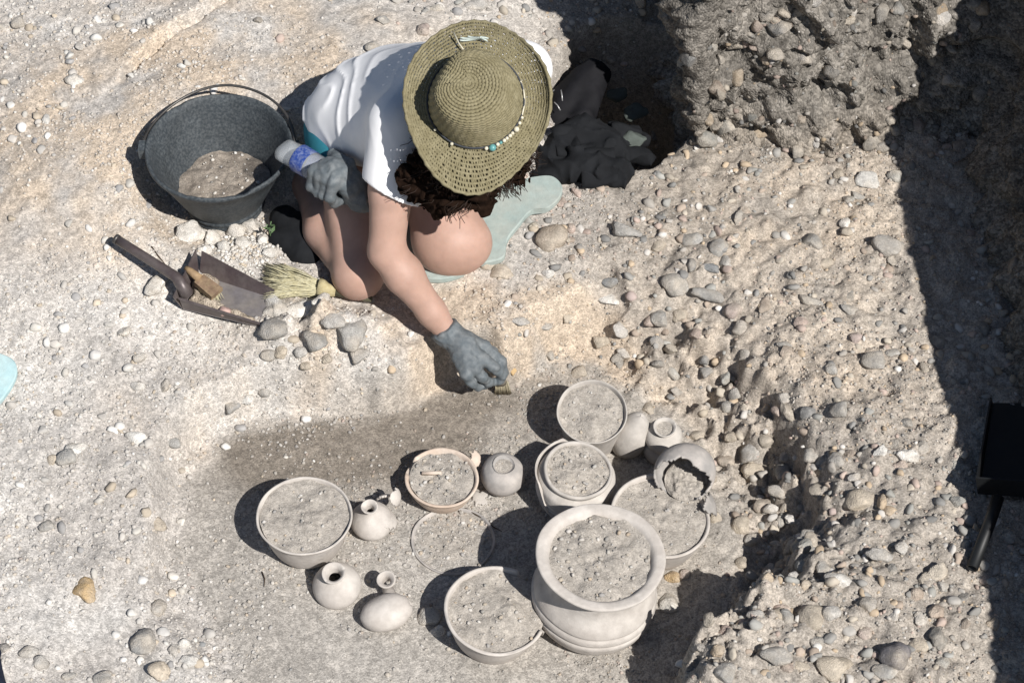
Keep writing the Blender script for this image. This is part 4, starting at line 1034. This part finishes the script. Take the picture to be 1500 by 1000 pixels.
# straw whisk broom
gb = gz(*at_z(430, 415, .15)[:2])
K0 = at_z(474, 424, gb+.030); K1 = at_z(545, 436, gb+.022)
br = empty('whisk_broom', tuple(at_z(440, 415, gb)), 'straw whisk broom with bristles spread out beside the dustpan', 'brush')
mb = MB(); tip = [at_z(386, y_, gb+.012) for y_ in (385, 400, 415, 437)]
for i in range(430):
    a = nr.random(); k = K0+np.array([nr.uniform(-.004, .004), nr.uniform(-.020, .020), nr.uniform(-.012, .014)])
    t = at_z(388+nr.uniform(-6, 26), 384+54*a, gb+nr.uniform(.006, .040))
    m_ = mid(k, t, .5)+np.array([0, 0, nr.uniform(-.002, .010)])+nr.normal(size=3)*.003
    mb.tube([k, mid(k, m_, .6)+nr.normal(size=3)*.001, m_, mid(m_, t, .6)+nr.normal(size=3)*.002, t], [.0013, .0013, .0012, .0011, .0006], 4)
o = mb.build('bristles', M_bri, br)
mb = MB(); kd = (K1-K0)/np.linalg.norm(K1-K0)
mb.tube([K0-kd*.012, K0, K0+kd*.010, K0+kd*.03], [.027, .024, .017, .012], 14); mb.build('binding', mat('broom_binding', (.40, .34, .19), tint=(.5, .45, .28), tint_scale=80, tint_amt=.7, bump=.5, bscale=300, rough=.8), br)
mb = MB(); mb.tube([K0+kd*.025, mid(K0, K1, .6), K1], [.0115, .012, .011], 12); mb.build('handle', mat('broom_handle', (.09, .085, .055), var=.3, rough=.6), br)
# paint brush in the right glove
q0, q1 = J(717,502,.158), J(734,553,.078); q2 = on_ground(737, 577)+np.array([0, 0, .002]); q1b = mid(q1, q2, .28)
pbz = empty('paint_brush', tuple(q2), 'small flat paint brush held in the gloved hand above the pots', 'brush')
mb = MB(); mb.tube([q0, mid(q0, q1, .4), q1], [.0045, .0065, .009], 10); mb.build('handle', M_wood, pbz)
mb = MB(); mb.tube([q1, q1b], [.0115, .0125], 12); mb.build('ferrule', mat('brush_ferrule', (.36, .33, .27), metal=.5, rough=.45), pbz)
mb = MB()
for i in range(170):
    a = nr.uniform(-.015, .015); c = nr.uniform(-.007, .007); s = np.array([a, c*.4, 0])
    mb.tube([q1b+s, mid(q1b, q2, .6)+s*1.15, q2+s*1.3+nr.normal(size=3)*.0015], [.0009, .0008, .0005], 3)
mb.build('bristles', mat('bristle_hog', (.46, .41, .29), tint=(.52, .46, .33), tint_scale=90, tint_amt=.6, rough=.7), pbz)

# ------------------------------------------------------------------ water bottle in the left glove
M_pet = bpy.data.materials.new('bottle_plastic'); M_pet.use_nodes = True
bs = M_pet.node_tree.nodes['Principled BSDF']; bs.inputs['Base Color'].default_value = (.80, .84, .88, 1); bs.inputs['Alpha'].default_value = .15
bs.inputs['Roughness'].default_value = .16; bs.inputs['Specular IOR Level'].default_value = .6
Lb = np.linalg.norm(B1-B0)-.004
bq = empty('water_bottle', tuple(B0), 'dented clear plastic water bottle with blue label held over the thigh', 'bottle')
ex_ = np.cross(bax, [0, 0, 1.]); ex_ /= np.linalg.norm(ex_); ey_ = np.cross(bax, ex_)
def bot(prof, name, m_, dent=.012, th=True):
    n = 40; V = []; F = []; m = len(prof)
    for k in range(n):
        t = 2*math.pi*k/n
        for (r, s) in prof:
            f = 1+dent*math.sin(3*t+s*40)*2+dent*1.6*math.sin(2*t+s*90)
            sq = 1-.45*max(0, 1-s/.05)*abs(math.sin(t))          # crushed base
            V.append(B0+bax*s+ex_*(r*f*math.cos(t))+ey_*(r*f*math.sin(t)*sq))
    F = [(k*m+j, ((k+1) % n)*m+j, ((k+1) % n)*m+j+1, k*m+j+1) for k in range(n) for j in range(m-1)]
    return mk(name, V, F, m_, bq)
bot([(0,.004),(.012,.002),(.026,.001),(.030,.006),(.0315,.02),(.031,.03),(.0325,.036),(.031,.042),(.033,.06),(.033,Lb*.6),(.031,Lb*.72),(.020,Lb*.86),(.012,Lb*.92),(.012,Lb),(.0108,Lb),(.0108,Lb*.92),(.019,Lb*.86),(.030,Lb*.72),(.032,Lb*.6),(.032,.06),(.030,.04),(.030,.02),(.027,.008),(0,.006)], 'shell', M_pet)
M_lab = mat('label_blue', (.020, .055, .26), tint=(.45, .5, .6), tint_scale=150, tint_amt=.35, var=.2, vscale=90, rough=.3, spec=.5)
bot([(.0342,.058),(.0346,.060),(.0346,.096),(.0342,.098)], 'label', M_lab)
mb = MB(); mb.tube([B0+bax*(Lb-.002), B0+bax*(Lb+.012)], .0142, 18); mb.build('cap', mat('cap_blue', (.03, .09, .35), rough=.4), bq)

# ------------------------------------------------------------------ foam kneeling pads
def pad(pix, lift, th, name, label, colr, group=None):
    P = []
    for (px, py, l_) in pix:
        p = on_ground(px, py); P.append([p[0], p[1], p[2]+l_])
    P = np.array(P); n = len(P)
    Q = []                                       # round the outline
    for i in range(n):
        a, b, c, d = P[i-1], P[i], P[(i+1) % n], P[(i+2) % n]
        for t in np.linspace(0, 1, 6, endpoint=False): Q.append(.5*((2*b)+(-a+c)*t+(2*a-5*b+4*c-d)*t*t+(-a+3*b-3*c+d)*t**3))
    Q = np.array(Q); m = len(Q); c = Q.mean(0); rings = []
    bmx = bmesh.new(); rows = [[bmx.verts.new(q_) for q_ in Q]]
    ins = lambda k: [bmx.verts.new(q_) for q_ in k]
    cc = np.array([c[0], c[1], 0])
    dirs = Q-Q.mean(0); dirs[:, 2] = 0; dirs /= np.linalg.norm(dirs, axis=1)[:, None]
    bot_ = ins(Q-dirs*.002); mid_ = ins(Q+np.array([0, 0, th*.2])); up2 = ins(Q+np.array([0, 0, th*.8])); tp = ins(Q-dirs*.003+np.array([0, 0, th]))
    for v in rows[0]: bmx.verts.remove(v)
    for a, b in ((bot_, mid_), (mid_, up2), (up2, tp)):
        for i in range(m): bmx.faces.new((a[i], a[(i+1) % m], b[(i+1) % m], b[i]))
    bmesh.ops.triangulate(bmx, faces=[bmx.faces.new(tp), bmx.faces.new(bot_[::-1])])
    me = bpy.data.meshes.new(name); bmx.to_mesh(me); bmx.free()
    for p in me.polygons: p.use_smooth = False
    me.materials.append(mat(name+'_foam', colr, tint=tuple(np.array(colr)*.5+np.array([.24, .22, .19])), tint_scale=16, tint_amt=.6, var=.12, vscale=50, bump=.3, bscale=260, rough=.9, spec=.15))
    o = bpy.data.objects.new(name, me); COL.objects.link(o); return tag(o, label, 'mat', group)
pad([(570,372,.004),(592,398,.004),(612,412,.004),(645,417,.004),(676,409,.004),(692,395,.004),(716,393,.006),(738,386,.008),(743,362,.008),(760,340,.01),(778,322,.016),(802,320,.022),(819,306,.024),(823,289,.024),(809,274,.022),(780,273,.016),(750,279,.012),(724,276,.010),(690,262,.008),(640,272,.004),(600,310,.004)],
    0, .019, 'kneeling_pad', 'pale green foam kneeling pad under the knees of the digger', (.34, .41, .39))
pad([(-80,522,.004),(-20,520,.004),(10,527,.004),(24,538,.006),(26,556,.006),(14,580,.006),(-6,602,.006),(-40,616,.004),(-90,616,.004)],
    0, .016, 'foam_pad', 'pale blue foam pad with rounded end lying alone on bare gravel', (.40, .56, .58))

# ------------------------------------------------------------------ black clothes, bag
M_blk = mat('cloth_black', (.011, .012, .014), var=.35, vscale=25, bump=.35, bscale=300, rough=.88, spec=.2, dist=.002)
M_blk2 = mat('bag_black', (.010, .010, .012), var=.3, vscale=40, bump=.3, bscale=500, rough=.75, spec=.15, dist=.001)
def cloth(name, label, prims, lo, hi, h=.005, amp=.020, cat='clothing', seed=1, m_=None, parts=None):
    G = sgrid(lo, hi, h); d = None
    for (a, b, ra, rb) in prims:
        e = s_cone(G, a, b, ra, rb); d = e if d is None else smin(d, e, .018)
    n1 = fbm3(*G, 9, 2, seed)
    d = d-amp*.55*(1-np.abs(np.sin(n1*7+G[0]*22+G[1]*16)))**1.5-amp*.35*(1-np.abs(np.sin(n1*13-G[1]*46+G[0]*20)))**3-amp*.15*fbm3(*G, 40, 2, seed+3)
    V, F = surfnet(d, lo, h); V = relax(V, F, 2, .5)
    root = empty(name, tuple(V.mean(0)*np.array([1, 1, 0])+np.array([0, 0, V[:, 2].min()])), label, cat)
    mk('fabric', V, F, m_ or M_blk, root); return root
def bounds(pr, m=.05):
    P = np.array([p for a, b, *_ in pr for p in (a, b)]); r = max(max(c, d) for *_, c, d in pr)
    return P.min(0)-r-m, P.max(0)+r+m
z1 = .17
prj = [(J(800,262,z1), J(855,240,z1+.03), .026, .030), (J(815,225,z1+.02), J(845,195,z1+.03), .030, .032), (J(850,235,z1+.03), J(905,250,z1+.02), .030, .028),
       (J(855,250,z1+.012), J(900,262,z1+.008), .022, .022), (J(880,225,z1+.02), J(945,228,z1-.02), .026, .018), (J(850,190,z1+.03), J(895,215,z1+.02), .035, .035), (J(900,200,z1-.02), J(940,205,z1-.06), .03, .022), (J(800,240,z1), J(830,200,z1+.02), .03, .03)]
jk = cloth('jacket', 'crumpled black jacket heaped in shade between sun hat and earth face', prj, *bounds(prj), seed=4)
def flap(pix, th=.006, parent=None, name='flap', m_=M_blk):
    mb = MB(); P = [J(*p) for p in pix]; c = np.mean(P, 0); n = 9; V = []
    for i in range(n):
        for k in range(n):
            u_, v2 = i/(n-1), k/(n-1); p = (P[0]*(1-u_)+P[1]*u_)*(1-v2)+(P[3]*(1-u_)+P[2]*u_)*v2
            V.append(p+np.array([0, 0, .006*math.sin(5*u_+3*v2)+.004*math.sin(9*v2+u_)]))
    V = np.array(V); q = lambda i, k: i*n+k; F = [(q(i, k), q(i+1, k), q(i+1, k+1), q(i, k+1)) for i in range(n-1) for k in range(n-1)]
    o = mk(name, V, F, m_, parent); md = o.modifiers.new('thick', 'SOLIDIFY'); md.thickness = th; return o
flap([(808,190,.225),(842,182,.23),(852,222,.215),(816,230,.205)], parent=jk); flap([(850,222,.225),(900,216,.225),(906,268,.185),(852,276,.18)], parent=jk, name='collar')
flap([(895,182,.20),(938,190,.16),(946,208,.15),(898,216,.18)], parent=jk)
prb = [(J(815,172,.17), J(868,104,.22), .034, .030), (J(850,178,.17), J(878,110,.21), .034, .028), (J(812,150,.17), J(850,110,.21), .025, .022)]
bg = cloth('bag', 'black zipped bag lying behind the crumpled jacket in the shade', prb, *bounds(prb), amp=.006, cat='bag', seed=9, m_=M_blk2)
M_zip = mat('zip_metal', (.5, .5, .5), metal=.7, rough=.4)
for pts in ([(803,143,.235),(812,132,.24)], [(822,132,.25),(824,148,.24)], [(812,150,.236),(821,162,.228)]):
    mb = MB(); P = [J(*p) for p in pts]; mb.tube([P[0], mid(P[0], P[1], .5)+up_*.004, P[1]], .0016, 5); mb.build('zip_pull', M_zip, bg)
prb = [(J(418,322,.16), J(442,345,.16), .036, .034), (J(410,352,.15), J(440,372,.15), .028, .030), (J(448,330,.16), J(452,375,.15), .03, .03)]
bn_ = cloth('bundle', 'dark cloth bundle lying between the bucket and the kneeling leg', prb, *bounds(prb), amp=.008, cat='bundle', seed=14)
prb = [(J(-40,930,.07), J(-18,1010,.07), .035, .04), (J(-30,960,.06), J(-60,1040,.06), .05, .05)]  # low dark navy lump at the lower left, mostly outside the frame
nv = cloth('navy_lump', 'dark navy lump lying at the lower gravel edge, mostly out of view', prb, *bounds(prb), amp=.006, cat='clothing', seed=24, m_=mat('lump_navy', (.012, .017, .035), var=.3, bump=.3, rough=.9))
M_gst = mat('stone_green', (.09, .105, .095), var=.25, vscale=60, bump=.4, rough=.9)
# greenish stones in the hollow
for i, (px, py, z, s, c) in enumerate(((933,165,.12,.034,(.10,.115,.105)),(905,140,.10,.03,(.10,.10,.095)),(925,205,.16,.036,(.11,.13,.115)))):
    V, F = stone_shape(3, 800+i, .9); p = J(px, py, z)
    o = bpy.data.objects.new('stone', SA[i]); COL.objects.link(o); o.location = p; o.scale = (s, s*.8, s*.7); o.parent = ground; o.data = SA[i].copy(); o.data.materials[0] = M_gst

# dry twigs on the floor of the cut
M_twig = mat('twig_dark', (.07, .05, .035), var=.3, rough=.9)
for pts, lb in (([(682,745),(698,755),(712,762),(722,772),(735,779)], 'thin dark crooked twig lying beside the buried dish'), ([(384,838),(388,848),(387,860)], 'short dark twig at the foot of the deep pale bowl'), ([(222,362),(232,376),(243,389)], 'thin bent twig next to the tube handle of the brown dustpan')):
    mb = MB(); P = [on_ground(*p)+np.array([0, 0, .003]) for p in pts]; mb.tube(P, [.0016]*(len(P)-1)+[.0007], 5); tag(mb.build('twig', M_twig), lb, 'twig')
# ------------------------------------------------------------------ second dustpan in the shade of the right wall
ge = gz(*at_z(1440, 700, .2)[:2])
d2 = empty('dustpan', tuple(at_z(1470, 690, ge)), 'black dustpan with tube handle lying in the shadow of the right earth face', 'dustpan')
M_dk = mat('pan_black', (.010, .011, .012), var=.3, rough=.5, spec=.4)
e1, e2, e3, e4 = at_z(1452, 590, ge+.02), at_z(1590, 590, ge+.02), at_z(1580, 732, ge+.03), at_z(1432, 722, ge+.03)
mb = MB(); slab(mb, [e1, e2, e3, e4], .003, up_); mb.build('pan_floor', M_dk, d2, False)
mb = MB(); slab(mb, [e1, e4, e4+up_*.055-RGT*.012, e1+up_*.02-RGT*.006], .004); mb.build('side_wall', M_dk, d2, False)
mb = MB(); slab(mb, [e2, e3, e3+up_*.055+RGT*.012, e2+up_*.02+RGT*.006], .004); mb.build('side_wall', M_dk, d2, False)
mb = MB(); slab(mb, [e4, e3, e3+up_*.055+RGT*.012, e4+up_*.055-RGT*.012], .004); mb.build('back_wall', M_dk, d2, False)
mb = MB(); mb.tube([at_z(1462, 728, ge+.06), at_z(1450, 765, ge+.05), at_z(1424, 832, ge+.035)], [.014, .0135, .013], 14, False); o = mb.build('handle', M_dk, d2)
md = o.modifiers.new('thick', 'SOLIDIFY'); md.thickness = .0025

# ------------------------------------------------------------------ pale rocks below the bucket, spilled gravel, a sprig
for i, (px, py, w_, h_, a) in enumerate(((282,347,42,36,0),(312,352,26,22,.6),(344,341,30,26,.2),(372,336,34,22,-.7),(327,364,22,18,.3),(358,357,22,20,0),(300,368,20,16,.5),(385,352,20,16,.4),(318,340,18,14,0),(395,372,22,16,.2),(230,420,40,24,.3),(404,450,44,24,.4),(448,430,36,20,.1),(470,442,28,16,.3))):
    p = on_ground(px, py); sc = FPX/np.dot(p-CAM, FWD); a_, b2 = w_/2/sc, h_/2/sc*1.1
    o = bpy.data.objects.new('rock', SA[i % 8]); COL.objects.link(o); o.location = (p[0], p[1], p[2]+b2*.35); o.scale = (a_*1.1, b2*1.1, b2*.85); o.rotation_euler = (.3*math.sin(i*2), .3*math.cos(i*3), a+i)
    o.color = (.66, .635, .59, 1)
    if i == 0: tag(o, 'largest pale rock of the loose pile at the foot of the bucket', 'rock', 'pale rocks below the bucket')
    elif i == 9: tag(o, 'pale rock touching the bristle tips of the whisk broom', 'rock', 'pale rocks below the bucket')
    elif i == 7: tag(o, 'pale rock right beside the tiny green sprig', 'rock', 'pale rocks below the bucket')
    elif i < 10: tag(o, 'fist sized or smaller pale rock in the middle of the loose pile below the bucket', 'rock', 'pale rocks below the bucket')
    elif i == 10: tag(o, 'white angular rock against the handle side of the brown dustpan', 'rock')
    else: tag(o, 'pale chalky rock between the whisk broom and the grey stone lump', 'rock', 'pale rocks below the broom')
PV, PF, PC = [], [], []; pn = 0
m = 900; px_ = nr.normal(362, 26, m); py_ = nr.normal(368, 20, m); XY = np.array([at_z(a, b, .15)[:2] for a, b in zip(px_, py_)])
scatter(XY[:, 0], XY[:, 1], .002+.006*nr.random(m)**2.2, np.array(PALW)[nr.integers(6, size=m)]*1.05, .3)
o = mk('gravel', np.concatenate(PV), np.concatenate(PF), M_pebble, ground, True, np.concatenate(PC)); o['kind'] = 'stuff'
sp = on_ground(398, 352); M_leaf = mat('leaf_green', (.10, .16, .075), var=.3, rough=.6)
sg = empty('green_sprig', tuple(sp), 'tiny green sprig growing among pale rocks next to the bucket', 'plant')
mb = MB(); mb.tube([sp, sp+np.array([-.004, .006, .03]), sp+np.array([.002, .012, .055])], .0016, 5); mb.build('stem', M_leaf, sg)
for i in range(6):
    a = i*1.1; b0 = sp+np.array([0, .004, .012+.008*i]); d = np.array([math.cos(a), math.sin(a), .5])*.020; s_ = np.cross(d, up_); s_ /= np.linalg.norm(s_)
    mb = MB(); mb.add([b0, b0+d*.5+s_*.005, b0+d, b0+d*.5-s_*.005, b0+d*.5+up_*-.001], [(0, 1, 4), (1, 2, 4), (2, 3, 4), (3, 0, 4)]); mb.build('leaf', M_leaf, sg)
